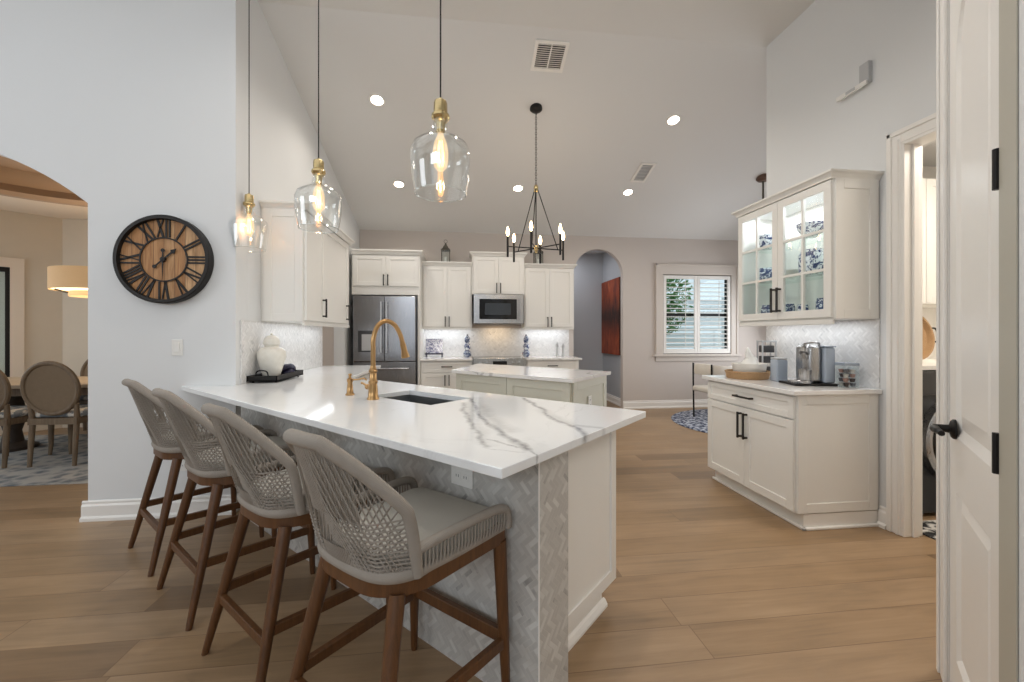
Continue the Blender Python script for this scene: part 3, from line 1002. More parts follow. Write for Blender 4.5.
# white end panel (faces +x) as a framed panel
tb = MB()
tb.box(0.459, 0.945, 0.009, 0.02, 0.118, BT - 0.002)
tb.box(0.945, 0.995, 0.0, 0.02, 0.118, BT - 0.002, 0.0015, 1)
tb.box(0.459, 0.945, 0.0, 0.009, 0.118, 0.175, 0.0015, 1)
bmesh.ops.transform(tb.bm, matrix=Matrix.Translation((-0.112, 0, 0)) @ Matrix.Rotation(R(90), 4, 'Z'), verts=tb.bm.verts[:])
tb.build('end_panel', 'cab', pen)
MB().box(-2.4, -0.133, 0.459, 0.99, 0.118, BT - 0.25).build('body', 'cab', pen)
b = MB().box(-2.2, -0.155, 0.459, 0.93, 0, 0.117)
b.build('plinth', 'cab', pen)
b = MB()
pr = [(0.0, 0), (0.022, 0), (0.022, 0.012), (0.012, 0.03), (0.004, 0.036), (0.0, 0.036)]
b.prism(pr, (), 0.459, 0.945, Matrix(((1, 0, 0, -0.155), (0, 0, 1, 0), (0, 1, 0, 0), (0, 0, 0, 1))))
b.build('base_molding', 'trim', pen)

# countertop: one continuous slab, sink cut out
SP0, SP1, SQ0, SQ1 = 0.945, 1.50, 0.565, 0.865
VE = [((0, 0), (1, 1), 0.02, 1)]
def oz(u, v, z=0.915):
    t = (u - 512) / F_PX
    s_, c_ = math.sin(YAW), math.cos(YAW)
    k = (z - CAM_H) / ((334 - v) / F_PX)
    return ((t * c_ + s_) * k, (c_ - t * s_) * k)
strokes = [([(471, 398), (481, 417), (501, 431), (527, 450)], 0.024, 0.95), ([(474, 398), (490, 416), (512, 431)], 0.05, 0.35),
           ([(463, 403), (469, 419), (486, 446)], 0.022, 0.8), ([(466, 403), (477, 424), (486, 444)], 0.045, 0.3),
           ([(489, 439), (526, 450), (540, 458)], 0.009, 0.7), ([(485, 448), (530, 453)], 0.006, 0.4),
           ([(523, 398), (540, 408), (551, 418), (577, 429), (588, 437)], 0.022, 0.9), ([(541, 410), (568, 424)], 0.045, 0.35),
           ([(567, 425), (585, 427), (601, 428)], 0.03, 0.45)]
segs = []
for pts, wd, st in strokes:
    q = [oz(*p) for p in pts]
    for a, c in zip(q, q[1:]):
        segs.append((a, c, wd, st))
M['quartz'] = quartz('quartz_peninsula', segs, 0.25, '#eeefef', '#7f7f82')
def q2(p, q):
    v = PQ(p, q)
    return (v.x, v.y)
wall_p = (FY - P0.y) / C45
outer = [q2(wall_p - 0.002, 0.0), q2(0, 0), q2(0, 1.084)]
# inner corner with the left run (X = -0.945)
pc = (P0.x - (-0.945)) / C45 + 1.084
outer += [q2(pc, 1.084), (-0.945, 5.10), (LX + 0.002, 5.10), (LX + 0.002, FY - 0.002)]
sinkp = [q2(SP0, SQ0), q2(SP1, SQ0), q2(SP1, SQ1), q2(SP0, SQ1)]
b = MB().prism(outer, [sinkp], BT, 0.915)
o = b.build('countertop', 'quartz')
mod = o.modifiers.new('edge', 'BEVEL')
mod.width, mod.segments, mod.limit_method = 0.003, 2, 'ANGLE'
tag(o, 'large white stone countertop with grey veins behind the stools', 'countertop')

sk = root('kitchen_sink', 'undermount stainless sink set in the peninsula counter', 'sink', P0, R(-45))
b = MB()
x0, x1, y0, y1, z0 = -SP1, -SP0, SQ0, SQ1, 0.68
t_ = 0.006
zt = BT - 0.0005
b.box(x0 - t_, x1 + t_, y0 - t_, y1 + t_, z0 - t_, z0)
b.box(x0 - t_, x0, y0 - t_, y1 + t_, z0, zt)
b.box(x1, x1 + t_, y0 - t_, y1 + t_, z0, zt)
b.box(x0, x1, y0 - t_, y0, z0, zt)
b.box(x0, x1, y1, y1 + t_, z0, zt)
b.build('basin', 'sink', sk)
MB().lathe([(0.0, 0.001), (0.035, 0.001), (0.042, 0.004), (0.045, 0.0)], ((x0 + x1) / 2, (y0 + y1) / 2, z0), 20).build('drain', 'steel', sk)

fc = root('faucet', 'tall brass gooseneck faucet beside the sink', 'faucet', PQ(1.345, 0.49, 0.915), R(-45))
b = MB()
b.lathe([(0, 0), (0.034, 0), (0.034, 0.008), (0.028, 0.016), (0.026, 0.05), (0.023, 0.09), (0.026, 0.094), (0.026, 0.102), (0.021, 0.108), (0.019, 0.15), (0.024, 0.155), (0.024, 0.165), (0.018, 0.172), (0.016, 0.19), (0, 0.19)], (0, 0, 0), 24)
b.build('base', 'brass', fc, True)
b = MB()
pts = [(0, 0, 0.185), (0, 0, 0.27), (0, 0.002, 0.345), (0, 0.030, 0.415), (0, 0.085, 0.445), (0, 0.145, 0.422), (0, 0.185, 0.365), (0, 0.205, 0.305)]
b.tube(catmull(pts, 6), 0.0135, 14)
b.build('spout', 'brass', fc, True)
b = MB()
b.tube([(0, 0.200, 0.318), (0, 0.206, 0.302), (0, 0.214, 0.27), (0, 0.222, 0.236), (0, 0.224, 0.228)], [0.0155, 0.0175, 0.018, 0.025, 0.025], 16)
b.build('spray_head', 'brass', fc, True)
b = MB()
b.cyl((-0.02, 0, 0.062), (-0.048, 0, 0.066), 0.011, 0.010, 14)
b.ball((-0.055, 0, 0.067), 0.016, 14)
b.tube([(-0.06, 0, 0.07), (-0.085, -0.004, 0.082), (-0.105, -0.006, 0.086)], [0.007, 0.006, 0.007], 10)
b.build('handle', 'brass', fc, True)

sd = root('soap_dispenser', 'small brass soap dispenser left of the faucet', 'soap dispenser', PQ(1.60, 0.50, 0.915), R(-45))
MB().lathe([(0, 0), (0.027, 0), (0.027, 0.006), (0.020, 0.014), (0.017, 0.05), (0.014, 0.075), (0.018, 0.082), (0.018, 0.098), (0.008, 0.104), (0.008, 0.118), (0.011, 0.122), (0.009, 0.13), (0, 0.131)], (0, 0, 0), 20).build('bottle', 'brass', sd, True)
MB().tube(catmull([(0, 0, 0.092), (0.03, 0.035, 0.094), (0.05, 0.06, 0.098), (0.062, 0.075, 0.088)], 5), 0.0055, 10).build('nozzle', 'brass', sd, True)

def outlet(name, label, mtx, switch=False, horizontal=False, mat='white_plastic', cat='outlet'):
    """plate in local XZ facing -Y, centred on its origin"""
    r = root(name, label, cat)
    r.matrix_world = mtx
    w_, h_ = (0.115, 0.072) if horizontal else (0.072, 0.115)
    MB().box(-w_ / 2, w_ / 2, -0.005, 0, -h_ / 2, h_ / 2, 0.002).build('plate', mat, r)
    b = MB()
    if switch:
        b.box(-0.017, 0.017, -0.010, -0.005, -0.033, 0.033, 0.002)
        b.build('rocker', mat, r)
    else:
        for s in (-1, 1):
            c = (s * 0.021, 0) if horizontal else (0, s * 0.021)
            so = MB().box(c[0] - 0.0165, c[0] + 0.0165, -0.007, -0.005, c[1] - 0.0145, c[1] + 0.0145, 0.001, 1).build('socket', mat, r)
            for k in (-1, 1):
                x, z = c[0] + k * 0.006, c[1] + 0.002
                MB().box(x - 0.001, x + 0.001, -0.0076, -0.007, z - 0.005, z + 0.005).build('slot', 'black', so)
    return r
def face_m(loc, rotz):
    return Matrix.Translation(loc) @ Matrix.Rotation(rotz, 4, 'Z')
outlet('wall_outlet', 'white outlet on the peninsula tile under the counter edge', face_m(PQ(0.415, 0.2655, 0.735), R(-45)), horizontal=True)
outlet('light_switch', 'white rocker switch on the wall below the clock', face_m((-1.99, FY - 0.0005, 1.189), 0), switch=True, cat='light switch')
outlet('wall_outlet', 'white outlet low on the wall behind the far stool', face_m((-1.96, FY - 0.0005, 0.375), 0))

# ---------------------------------------------------------------- far island
q0, q1 = 2.105, 2.97
top_poly = [q2(0.985, q0), q2(2.40, q0), q2(2.83, q1), q2(1.05, q1)]
M['quartz_island'] = quartz('quartz_island', (), 0.9)
o = MB().prism(top_poly, (), BT, 0.915).build('countertop', 'quartz_island')
tag(o, 'white stone top of the far island before the range', 'countertop')
isl = root('kitchen_island', 'sage white far island cabinet standing before the range', 'kitchen island', P0, R(-45))
b = MB().prism([(-1.03 + 0.0, q0 + 0.05), (-1.09, q1 - 0.035), (-2.79, q1 - 0.035), (-2.375, q0 + 0.05)], (), 0.10, BT - 0.001)
b.build('body', 'island', isl)
MB().prism([(-1.06, q0 + 0.1), (-1.1, q1 - 0.06), (-2.7, q1 - 0.06), (-2.3, q0 + 0.1)], (), 0, 0.10).build('toe_kick', 'island', isl)
for (xa, xb) in ((-2.37, -1.71), (-1.705, -1.033)):
    b = MB()
    shaker(b, xa, xb, 0.105, BT - 0.004, 0.075, q0 + 0.032, 0.018, 0.008)
    b.build('front_panel', 'island', isl)
tb = MB()
shaker(tb, 0.02, q1 - q0 - 0.1, 0.105, BT - 0.004, 0.075, 0.0, 0.016, 0.008)
an = math.atan2(q1 - 0.035 - q0 - 0.05, -1.09 + 1.03)
bmesh.ops.transform(tb.bm, matrix=Matrix.Translation((-1.012, q0 + 0.05, 0)) @ Matrix.Rotation(an, 4, 'Z'), verts=tb.bm.verts[:])
tb.build('side_panel', 'island', isl)
pt = PQ(1.0375, 2.50, 0.67)
outlet('wall_outlet', 'white outlet on the end panel of the far island', face_m(pt, R(-45) + an))

# ---------------------------------------------------------------- bar stools
def make_stool():
    r = root('bar_stool', 'woven rope bar stool', 'bar stool')
    # seat frame: rounded U ring
    def rr(hx, y0, y1, rb, rf, n=10):
        pts = []
        for (cx, cy, rad, a0) in ((hx - rf, y1 - rf, rf, 0), (-hx + rf, y1 - rf, rf, 90), (-hx + rb, y0 + rb, rb, 180), (hx - rb, y0 + rb, rb, 270)):
            for k in range(n + 1):
                a = R(a0 + 90 * k / n)
                pts.append((cx + rad * math.cos(a), cy + rad * math.sin(a)))
        return [(x * (0.88 + 0.12 * (y - y0) / (y1 - y0)), y) for x, y in pts]
    b = MB().prism(rr(0.234, -0.246, 0.235, 0.15, 0.03), [rr(0.196, -0.206, 0.20, 0.12, 0.02)], 0.575, 0.622)
    o = b.build('seat_frame', 'stool_wood', r, True)
    md = o.modifiers.new('round', 'BEVEL')
    md.width, md.segments, md.limit_method = 0.005, 2, 'ANGLE'
    # cushion
    b = MB()
    cu = [(x, y) for x, y in rr(0.208, -0.222, 0.225, 0.14, 0.05)]
    prof = [(0.94, 0.622), (1.0, 0.632), (1.0, 0.66), (0.97, 0.674), (0.88, 0.682), (0.6, 0.687), (0.25, 0.689)]
    loops = [[b.bm.verts.new((x * s, (y + 0.0) * s, z)) for x, y in cu] for s, z in prof]
    n = len(cu)
    for A, B in zip(loops, loops[1:]):
        for k in range(n):
            b.bm.faces.new((A[k], A[(k + 1) % n], B[(k + 1) % n], B[k]))
    b.bm.faces.new(loops[-1])
    b.bm.faces.new(loops[0][::-1])
    b.build('seat_cushion', 'cushion', r, True)
    # legs
    tops = {(-1, -1): (-0.166, -0.190), (1, -1): (0.166, -0.190), (-1, 1): (-0.214, 0.207), (1, 1): (0.214, 0.207)}
    feet = {(-1, -1): (-0.238, -0.322), (1, -1): (0.238, -0.322), (-1, 1): (-0.235, 0.222), (1, 1): (0.235, 0.222)}
    def at(k, z):
        t = z / 0.58
        return Vector((feet[k][0] + (tops[k][0] - feet[k][0]) * t, feet[k][1] + (tops[k][1] - feet[k][1]) * t, z))
    for k in tops:
        MB().tube([at(k, 0.0), at(k, 0.02), at(k, 0.3), at(k, 0.58)], [0.0125, 0.014, 0.0205, 0.024], 10).build('leg', 'stool_wood', r, True)
    for (a, c, z0, z1) in (((-1, -1), (1, -1), 0.215, 0.215), ((-1, 1), (1, 1), 0.25, 0.25), ((-1, -1), (-1, 1), 0.25, 0.235), ((1, -1), (1, 1), 0.25, 0.235)):
        p, q = at(a, z0), at(c, z1)
        MB().beam(p, q, 0.022, 0.046 if z0 == 0.25 and z1 == 0.25 else 0.036).build('stretcher', 'stool_wood', r)
    # back frame: posts rise from the ring, lean out to the shoulders and join in a rolled top
    half = [(0.206, -0.152, 0.625), (0.211, -0.166, 0.70), (0.213, -0.186, 0.79), (0.204, -0.208, 0.834), (0.144, -0.284, 0.928), (0.080, -0.348, 0.998), (0.060, -0.362, 1.009), (0.030, -0.374, 1.014)]
    path = half + [(0, -0.377, 1.016)] + [(-x, y, z) for x, y, z in half[::-1]]
    fr = catmull(path, 6)
    rad = []
    for p in fr:
        rad.append(0.017 if p.z < 0.8 else 0.017 + 0.003 * min(1, (p.z - 0.8) / 0.17))
    b = MB().tube(fr, rad, 12)
    b.build('back_frame', 'rope', r, True)
    # rope weave
    bot = catmull([(0.209, -0.10, 0.63), (0.205, -0.15, 0.628), (0.174, -0.207, 0.626), (0.110, -0.240, 0.625), (0, -0.248, 0.625), (-0.110, -0.240, 0.625), (-0.174, -0.207, 0.626), (-0.205, -0.15, 0.628), (-0.209, -0.10, 0.63)], 8)
    def sampler(P):
        L = [0]
        for a, c in zip(P, P[1:]):
            L.append(L[-1] + (c - a).length)
        def f(s):
            d = max(0, min(1, s)) * L[-1]
            for i in range(len(L) - 1):
                if L[i + 1] >= d:
                    t = (d - L[i]) / max(1e-9, L[i + 1] - L[i])
                    return P[i].lerp(P[i + 1], t)
            return P[-1]
        return f
    fb, ft = sampler(bot), sampler(fr)
    b = MB()
    N = 38
    for k in range(N + 1):
        s = k / N
        for sh, bow in ((0.24, 0.012), (-0.24, 0.004)):
            st = 0.06 + 0.88 * s + sh
            if st < 0.03 or st > 0.97:
                continue
            p, q = fb(0.06 + 0.88 * s), ft(st)
            mid = p.lerp(q, 0.5)
            dirn = Vector((mid.x * 0.6, mid.y + 0.02, 0))
            if dirn.length > 1e-6:
                dirn.normalize()
            mid = mid + dirn * bow
            for off in (0.0,):
                e = Vector((off if abs(p.x) < 0.2 else 0, off if abs(p.x) >= 0.2 else 0, 0))
                b.tube([p + e, (p.lerp(mid, 0.55) + e), mid + e, q + e], 0.0024, 5, caps=False)
    # dense straight strands below the rolled top
    for k in range(34):
        s = 0.36 + 0.28 * k / 33
        p, q = fb(0.30 + 0.40 * k / 33), ft(s)
        b.tube([p.lerp(q, 0.45), p.lerp(q, 0.75), q], 0.0029, 5, caps=False)
    # short straight strands rising from the ring
    for k in range(64):
        s = 0.10 + 0.80 * k / 63
        p, q = fb(s), ft(0.10 + 0.80 * k / 63)
        b.tube([p, p.lerp(q, 0.14 + 0.05 * math.sin(PI * s))], 0.0028, 5, caps=False)
    # post to post strands low on each side
    for sgn in (-1, 1):
        for k in range(12):
            z = 0.655 + 0.135 * k / 11
            p = Vector((sgn * 0.211, -0.165 - 0.02 * k / 11, z))
            q = fb(0.5 + sgn * -0.12 + sgn * -0.008 * k)
            q = q.lerp(ft(0.5), 0.08 + 0.03 * k)
            b.tube([p, p.lerp(q, 0.5) + Vector((sgn * 0.01, -0.028, 0)), q], 0.0026, 5, caps=False)
    b.build('rope_back', 'rope', r, True)
    # wrapped band around the foot of the weave
    b = MB()
    band = catmull([(0.2275, 0.215, 0.628), (0.224, 0.12, 0.628), (0.217, 0.0, 0.628)] + [(p.x * 1.012, p.y * 1.012, 0.632) for p in bot[::4]] + [(-0.217, 0.0, 0.628), (-0.224, 0.12, 0.628), (-0.2275, 0.215, 0.628)], 4)
    b.tube(band, 0.011, 8, flat=(0.7, 1.5))
    b.build('rope_band', 'rope', r, True)
    for s in (-1, 1):
        b = MB()
        arm = catmull([(s * 0.211, -0.165, 0.698), (s * 0.216, -0.08, 0.702), (s * 0.225, 0.05, 0.704), (s * 0.233, 0.16, 0.702), (s * 0.236, 0.208, 0.688), (s * 0.235, 0.224, 0.655), (s * 0.234, 0.224, 0.622)], 6)
        b.tube(arm, 0.0155, 10)
        for k in range(26):
            y = -0.15 + 0.345 * k / 25
            zt_ = 0.70 - (0.0 if y < 0.15 else 0.02 * (y - 0.15) / 0.05)
            ax = 0.220 + 0.070 * y
            b.tube([(s * ax, y, 0.622), (s * (ax + 0.0095), y, 0.655), (s * (ax + 0.0085), y, zt_)], 0.0036, 5, caps=False)
        b.build('armrest', 'rope', r, True)
    return r
stool0 = make_stool()
SL = ['woven rope bar stool nearest the clock wall, far end of the counter', 'woven rope bar stool second from the clock wall',
      'woven rope bar stool third from the clock wall', 'woven rope bar stool at the open tiled end of the counter']
for i, p in enumerate((2.385, 1.732, 1.042, 0.393)):
    o = stool0 if i == 0 else copy_tree(stool0)
    o.location = PQ(p, 0.0)
    o.rotation_euler.z = R((-45, -45, -44.5, -42.5)[i])
    tag(o, SL[i], 'bar stool', 'bar stools along the peninsula')

# ---------------------------------------------------------------- tray with jar on the left counter
tr = root('serving_tray', 'black rectangular tray under the white ginger jar', 'tray', (-1.487, 3.605, 0.915))
b = MB()
hx, hy = 0.108, 0.265
b.box(-hx, hx, -hy, hy, 0.012, 0.02)
for (xa, xb, ya, yb2) in ((-hx, -hx + 0.009, -hy, hy), (hx - 0.009, hx, -hy, hy), (-hx, hx, -hy, -hy + 0.009), (-hx, hx, hy - 0.009, hy)):
    b.box(xa, xb, ya, yb2, 0.0121, 0.055, 0.002, 1)
b.build('tray_body', 'black', tr)
for sx in (-1, 1):
    for sy in (-1, 1):
        MB().cyl((sx * 0.08, sy * 0.22, 0), (sx * 0.08, sy * 0.22, 0.012), 0.008, seg=10).build('foot', 'black', tr)
for sy in (-1, 1):
    MB().tube(catmull([(-0.045, sy * (hy - 0.004), 0.05), (-0.035, sy * (hy - 0.0), 0.085), (0, sy * (hy + 0.004), 0.095), (0.035, sy * hy, 0.085), (0.045, sy * (hy - 0.004), 0.05)], 5), 0.005, 8).build('handle', 'black', tr, True)
t = NT('ribbed_ceramic')
wv = t.n('ShaderNodeTexVoronoi', {'Vector': t.coord(), 'Scale': 35})
t.set(Base_Color=t.mix(wv.outputs[0], srgb('#dcd8cd'), srgb('#e4e0d7')), Roughness=0.3)
M['ribbed'] = t.m
gj = root('ginger_jar', 'white ceramic ginger jar standing on the black tray', 'jar', (-1.487, 3.505, 0.9352))
MB().lathe([(0, 0), (0.055, 0), (0.060, 0.006), (0.066, 0.04), (0.090, 0.12), (0.103, 0.17), (0.100, 0.21), (0.078, 0.238), (0.052, 0.246), (0.050, 0.262), (0, 0.262)], (0, 0, 0), 32).build('body', 'ribbed', gj, True)
MB().lathe([(0, 0.2625), (0.056, 0.2625), (0.060, 0.268), (0.058, 0.29), (0.050, 0.318), (0.03, 0.334), (0.008, 0.34), (0.010, 0.352), (0, 0.357)], (0, 0, 0), 28).build('lid', 'ribbed', gj, True)
b = MB()
kp = []
for k in range(60):
    a = 2 * PI * k / 60
    kp.append(((0.034 + 0.014 * math.cos(3 * a)) * math.cos(2 * a), (0.034 + 0.014 * math.cos(3 * a)) * math.sin(2 * a), 0.052 + 0.026 * math.sin(3 * a)))
b.tube(kp, 0.024, 10, closed=True)
b.ball((0, 0, 0.055), 0.034, 14)
o = b.build('decorative_knot', 'navy', smooth=True, loc=(-1.445, 3.675, 0.9352))
tag(o, 'dark navy knotted ball on the black tray', 'ornament')

# ---------------------------------------------------------------- refrigerator, microwave, range
rf = root('refrigerator', 'stainless french door refrigerator under the tall cabinet', 'refrigerator', (-1.525, 6.10, 0))
fw, fh = 0.885, 1.835
MB().box(0.0, fw, 0.07, 0.78, 0.02, fh - 0.01).build('body', 'dark_steel', rf)
MB().box(0.03, fw - 0.03, 0.12, 0.7, 0.0, 0.02).build('foot', 'black', rf)
for (x0, x1, nm) in ((0.012, fw / 2 - 0.003, 'l'), (fw / 2 + 0.003, fw - 0.012, 'r')):
    d = MB().box(x0, x1, 0, 0.065, 0.895, fh - 0.012, 0.006).build('door', 'fridge_steel', rf)
    hx = x1 - 0.035 if nm == 'l' else x0 + 0.035
    h = MB().tube([(hx, -0.05, 1.02), (hx, -0.05, 1.74)], 0.011, 12)
    for z in (1.06, 1.70):
        h.cyl((hx, -0.05, z), (hx, 0, z), 0.008, seg=10)
    h.build('handle', 'steel', d, True)
    if nm == 'l':
        MB().box(x0 + 0.07, x0 + 0.31, -0.004, 0.0, 1.03, 1.33, 0.003).build('water_dispenser', 'dark_steel', d)
        MB().box(x0 + 0.12, x0 + 0.295, -0.0045, -0.004, 1.05, 1.28).build('dispenser_niche', 'grey_plastic', d)
for (z0, z1) in ((0.52, 0.885), (0.07, 0.51)):
    d = MB().box(0.012, fw - 0.012, 0, 0.065, z0, z1, 0.006).build('drawer', 'fridge_steel', rf)
    h = MB().tube([(0.10, -0.05, z1 - 0.09), (fw - 0.10, -0.05, z1 - 0.09)], 0.011, 12)
    for x in (0.14, fw - 0.14):
        h.cyl((x, -0.05, z1 - 0.09), (x, 0, z1 - 0.09), 0.008, seg=10)
    h.build('handle', 'steel', d, True)

mw = root('microwave', 'stainless built in microwave over the range', 'microwave', (0.19, 6.44, 1.45))
w_ = 0.772
MB().box(0, w_, 0.03, 0.44, 0, 0.445).build('body', 'dark_steel', mw)
b = MB().prism([(0.0, 0.0), (w_, 0.0), (w_, 0.445), (0.0, 0.445)], [[(0.085, 0.062), (w_ - 0.105, 0.062), (w_ - 0.105, 0.375), (0.085, 0.375)]], 0.0, 0.029, PXZ)
fr_ = b.build('front_frame', 'steel', mw)
b = MB().box(0.086, w_ - 0.106, 0.004, 0.028, 0.063, 0.374, 0.002, 1)
d = b.build('door', 'blackglass', mw)
MB().box(0.17, w_ - 0.20, 0.0025, 0.0039, 0.13, 0.31).build('window', plain('microwave_window', '#3a3f45', 0.12), d)
b = MB().box(w_ - 0.078, w_ - 0.055, -0.035, -0.018, 0.05, 0.39, 0.006)
for z in (0.08, 0.36):
    b.box(w_ - 0.072, w_ - 0.061, -0.018, 0, z - 0.008, z + 0.008)
b.build('handle', 'steel', mw)

rg = root('range', 'stainless slide-in range between the back counters', 'range', (0.176, 6.205, 0))
w_ = 0.788
MB().box(0, w_, 0.03, 0.66, 0.02, 0.885).build('body', 'dark_steel', rg)
MB().box(0.03, w_ - 0.03, 0.06, 0.6, 0.0, 0.02).build('foot', 'black', rg)
MB().box(0.005, w_ - 0.005, 0.055, 0.66, 0.886, 0.918, 0.003).build('cooktop', 'blackglass', rg)
b = MB().box(0, w_, -0.008, 0.054, 0.785, 0.925, 0.004)
cp = b.build('control_panel', 'steel', rg)
for x in (0.10, 0.20, 0.59, 0.69):
    MB().lathe([(0, 0), (0.021, 0), (0.021, -0.008), (0.017, -0.028), (0, -0.03)], (x, -0.009, 0.852), 16, 'y').build('knob', 'steel', cp, True)
MB().box(0.29, 0.50, -0.0095, -0.008, 0.825, 0.88).build('display', 'blackglass', cp)
d = MB().box(0.01, w_ - 0.01, 0.0, 0.029, 0.22, 0.775, 0.004).build('oven_door', 'steel', rg)
MB().box(0.11, w_ - 0.11, -0.0015, 0, 0.33, 0.62).build('window', 'blackglass', d)
h = MB().tube([(0.06, -0.05, 0.72), (w_ - 0.06, -0.05, 0.72)], 0.011, 12)
for x in (0.1, w_ - 0.1):
    h.cyl((x, -0.05, 0.72), (x, 0, 0.72), 0.008, seg=10)
h.build('handle', 'steel', d, True)
MB().box(0.01, w_ - 0.01, 0.0, 0.029, 0.04, 0.21, 0.004).build('drawer', 'steel', rg)

# things on the back counters
cb = root('cookbook_stand', 'navy scrolled cookbook stand left of the range', 'book stand', (-0.42, 6.62, 0.9155))
b = MB()
tilt = Matrix.Rotation(R(-18), 4, 'X')
b.box(-0.14, 0.14, -0.04, -0.028, 0.05, 0.07)
for x in (-0.12, 0.12):
    b.tube(catmull([(x, -0.06, 0.0), (x, -0.045, 0.05), (x, -0.06, 0.085), (x, -0.075, 0.065)], 4), 0.006, 8)
    b.tube([(x, -0.03, 0.06), (x * 0.9, 0.05, 0.27)], 0.006, 8)
    b.tube([(x, 0.04, 0.2), (x, 0.12, 0.0)], 0.005, 8)
b.build('stand', 'navy', cb, True)
b = MB().box(-0.13, 0.13, -0.012, 0.012, 0.0, 0.23, 0.002, 1, mat=Matrix.Translation((0, -0.018, 0.072)) @ tilt)
bk = b.build('open_cookbook', 'toile')
tag(bk, 'blue and white open cookbook resting on the navy stand', 'book')
bk.location = cb.location

def tiered(x, lab):
    r = root('tiered_ornament', lab, 'ornament', (x, 6.72, 0.915), group='tiered blue and white ornaments by the range')
    z = 0
    for k, rr_ in enumerate((0.062, 0.052, 0.043)):
        MB().lathe([(0, z), (rr_ * 0.6, z), (rr_, z + 0.03), (rr_ * 1.02, z + 0.07), (rr_ * 0.7, z + 0.10), (rr_ * 0.45, z + 0.112), (0, z + 0.112)], (0, 0, 0), 24).build('jar', 'china' if k % 2 else 'china2', r, True)
        z += 0.1122
    MB().lathe([(0, z), (0.016, z), (0.010, z + 0.012), (0.013, z + 0.022), (0, z + 0.03)], (0, 0, 0), 14).build('finial', 'navy', r, True)
tiered(0.095, 'blue and white stacked jar ornament left of the range')
tiered(1.045, 'blue and white stacked jar ornament right of the range')
def mill(x, lab, h):
    r = root('pepper_mill', lab, 'mill', (x, 6.70, 0.915), group='mills on the right back counter')
    MB().lathe([(0, 0), (0.026, 0), (0.028, 0.01), (0.022, 0.05), (0.018, 0.09), (0.023, h * 0.68), (0, h * 0.68)], (0, 0, 0), 18).build('body', 'grey_plastic', r, True)
    MB().lathe([(0, h * 0.681), (0.022, h * 0.681), (0.025, h * 0.75), (0.018, h * 0.9), (0.008, h * 0.94), (0.009, h * 0.98), (0, h)], (0, 0, 0), 18).build('knob', 'steel', r, True)
mill(1.555, 'taller pale pepper mill on the back counter', 0.235)
mill(1.655, 'shorter pale pepper mill nearest the hall arch', 0.215)

def lantern(x, y, z, lab):
    r = root('lantern', lab, 'lantern', (x, y, z), group='lanterns on top of the cabinets')
    b = MB()
    s = 0.062
    b.box(-s - 0.008, s + 0.008, -s - 0.008, s + 0.008, 0, 0.016)
    for sx in (-1, 1):
        for sy in (-1, 1):
            b.box(sx * s - 0.006, sx * s + 0.006, sy * s - 0.006, sy * s + 0.006, 0.016, 0.19)
    b.box(-s - 0.01, s + 0.01, -s - 0.01, s + 0.01, 0.19, 0.203)
    b.build('frame', 'lantern', r)
    b = MB()
    for k in range(4):
        b.box(-s + 0.006, s - 0.006, -0.001, 0.001, 0.017, 0.189, mat=Matrix.Rotation(PI / 2 * k, 4, 'Z') @ Matrix.Translation((0, -s, 0)))
    b.build('glass_pane', 'glass', r)
    b = MB().lathe([(0.1, 0.2035), (0.06, 0.235), (0.045, 0.262), (0.025, 0.28), (0.022, 0.30), (0.01, 0.315), (0, 0.317)], (0, 0, 0), 4)
    bmesh.ops.rotate(b.bm, cent=(0, 0, 0), matrix=Matrix.Rotation(PI / 4, 3, 'Z'), verts=b.bm.verts[:])
    b.build('roof', 'lantern', r)
    b = MB().tube([(0.026 * math.cos(2 * PI * k / 16), 0, 0.34 + 0.026 * math.sin(2 * PI * k / 16)) for k in range(16)], 0.0035, 6, closed=True)
    b.build('ring_handle', 'lantern', r, True)
    MB().cyl((0, 0, 0.0165), (0, 0, 0.095), 0.026, seg=16).build('candle', 'white_ceramic', r, True)
lantern(-0.245, 6.66, 2.401, 'metal lantern on the cabinet beside the refrigerator cabinet')
lantern(1.235, 6.66, 2.401, 'metal lantern on the cabinet right of the microwave')

# ---------------------------------------------------------------- wall clock
ck = root('wall_clock', 'round wooden wall clock with black roman numerals', 'clock', (-2.057, FY - 0.0005, 1.803))
CRAD = 0.307
MB().lathe([(CRAD, 0), (CRAD, -0.055), (CRAD - 0.006, -0.06), (CRAD - 0.026, -0.06), (CRAD - 0.028, -0.03), (CRAD - 0.028, 0)], (0, 0, 0), 64, 'y', closed=True).build('rim', 'iron', ck, True)
t = NT('clock_face_planks')
co = t.coord()
sx = t.n('ShaderNodeSeparateXYZ', {0: co})
pid = t.m_('FLOOR', t.m_('DIVIDE', sx.outputs[0], 0.068))
rn = t.n('ShaderNodeTexWhiteNoise', {'W': pid}, noise_dimensions='1D')
g = t.noise(t.v_('ADD', t.scale(co, (22, 22, 2.2)), t.v_('SCALE', rn.outputs[1], 6.0)), 2.2, 5, 0.6, 0.8)
base = t.ramp(g.outputs[0], [(0.3, srgb('#a2784f')), (0.7, srgb('#d6b085'))])
tint = t.ramp(rn.outputs[0], [(0, srgb('#d8c2a8')), (1, srgb('#ffffff'))])
mul = t.n('ShaderNodeMix', {0: 1.0, 6: base, 7: tint}, data_type='RGBA', blend_type='MULTIPLY')
fe = t.m_('FRACT', t.m_('DIVIDE', sx.outputs[0], 0.068))
sm = t.n('ShaderNodeMapRange', {'Value': t.m_('MINIMUM', fe, t.m_('SUBTRACT', 1.0, fe)), 'From Min': 0.01, 'From Max': 0.04})
t.set(Base_Color=t.mix(sm.outputs[0], srgb('#5b4028'), mul.outputs[2]), Roughness=0.65)
M['clock_face'] = t.m
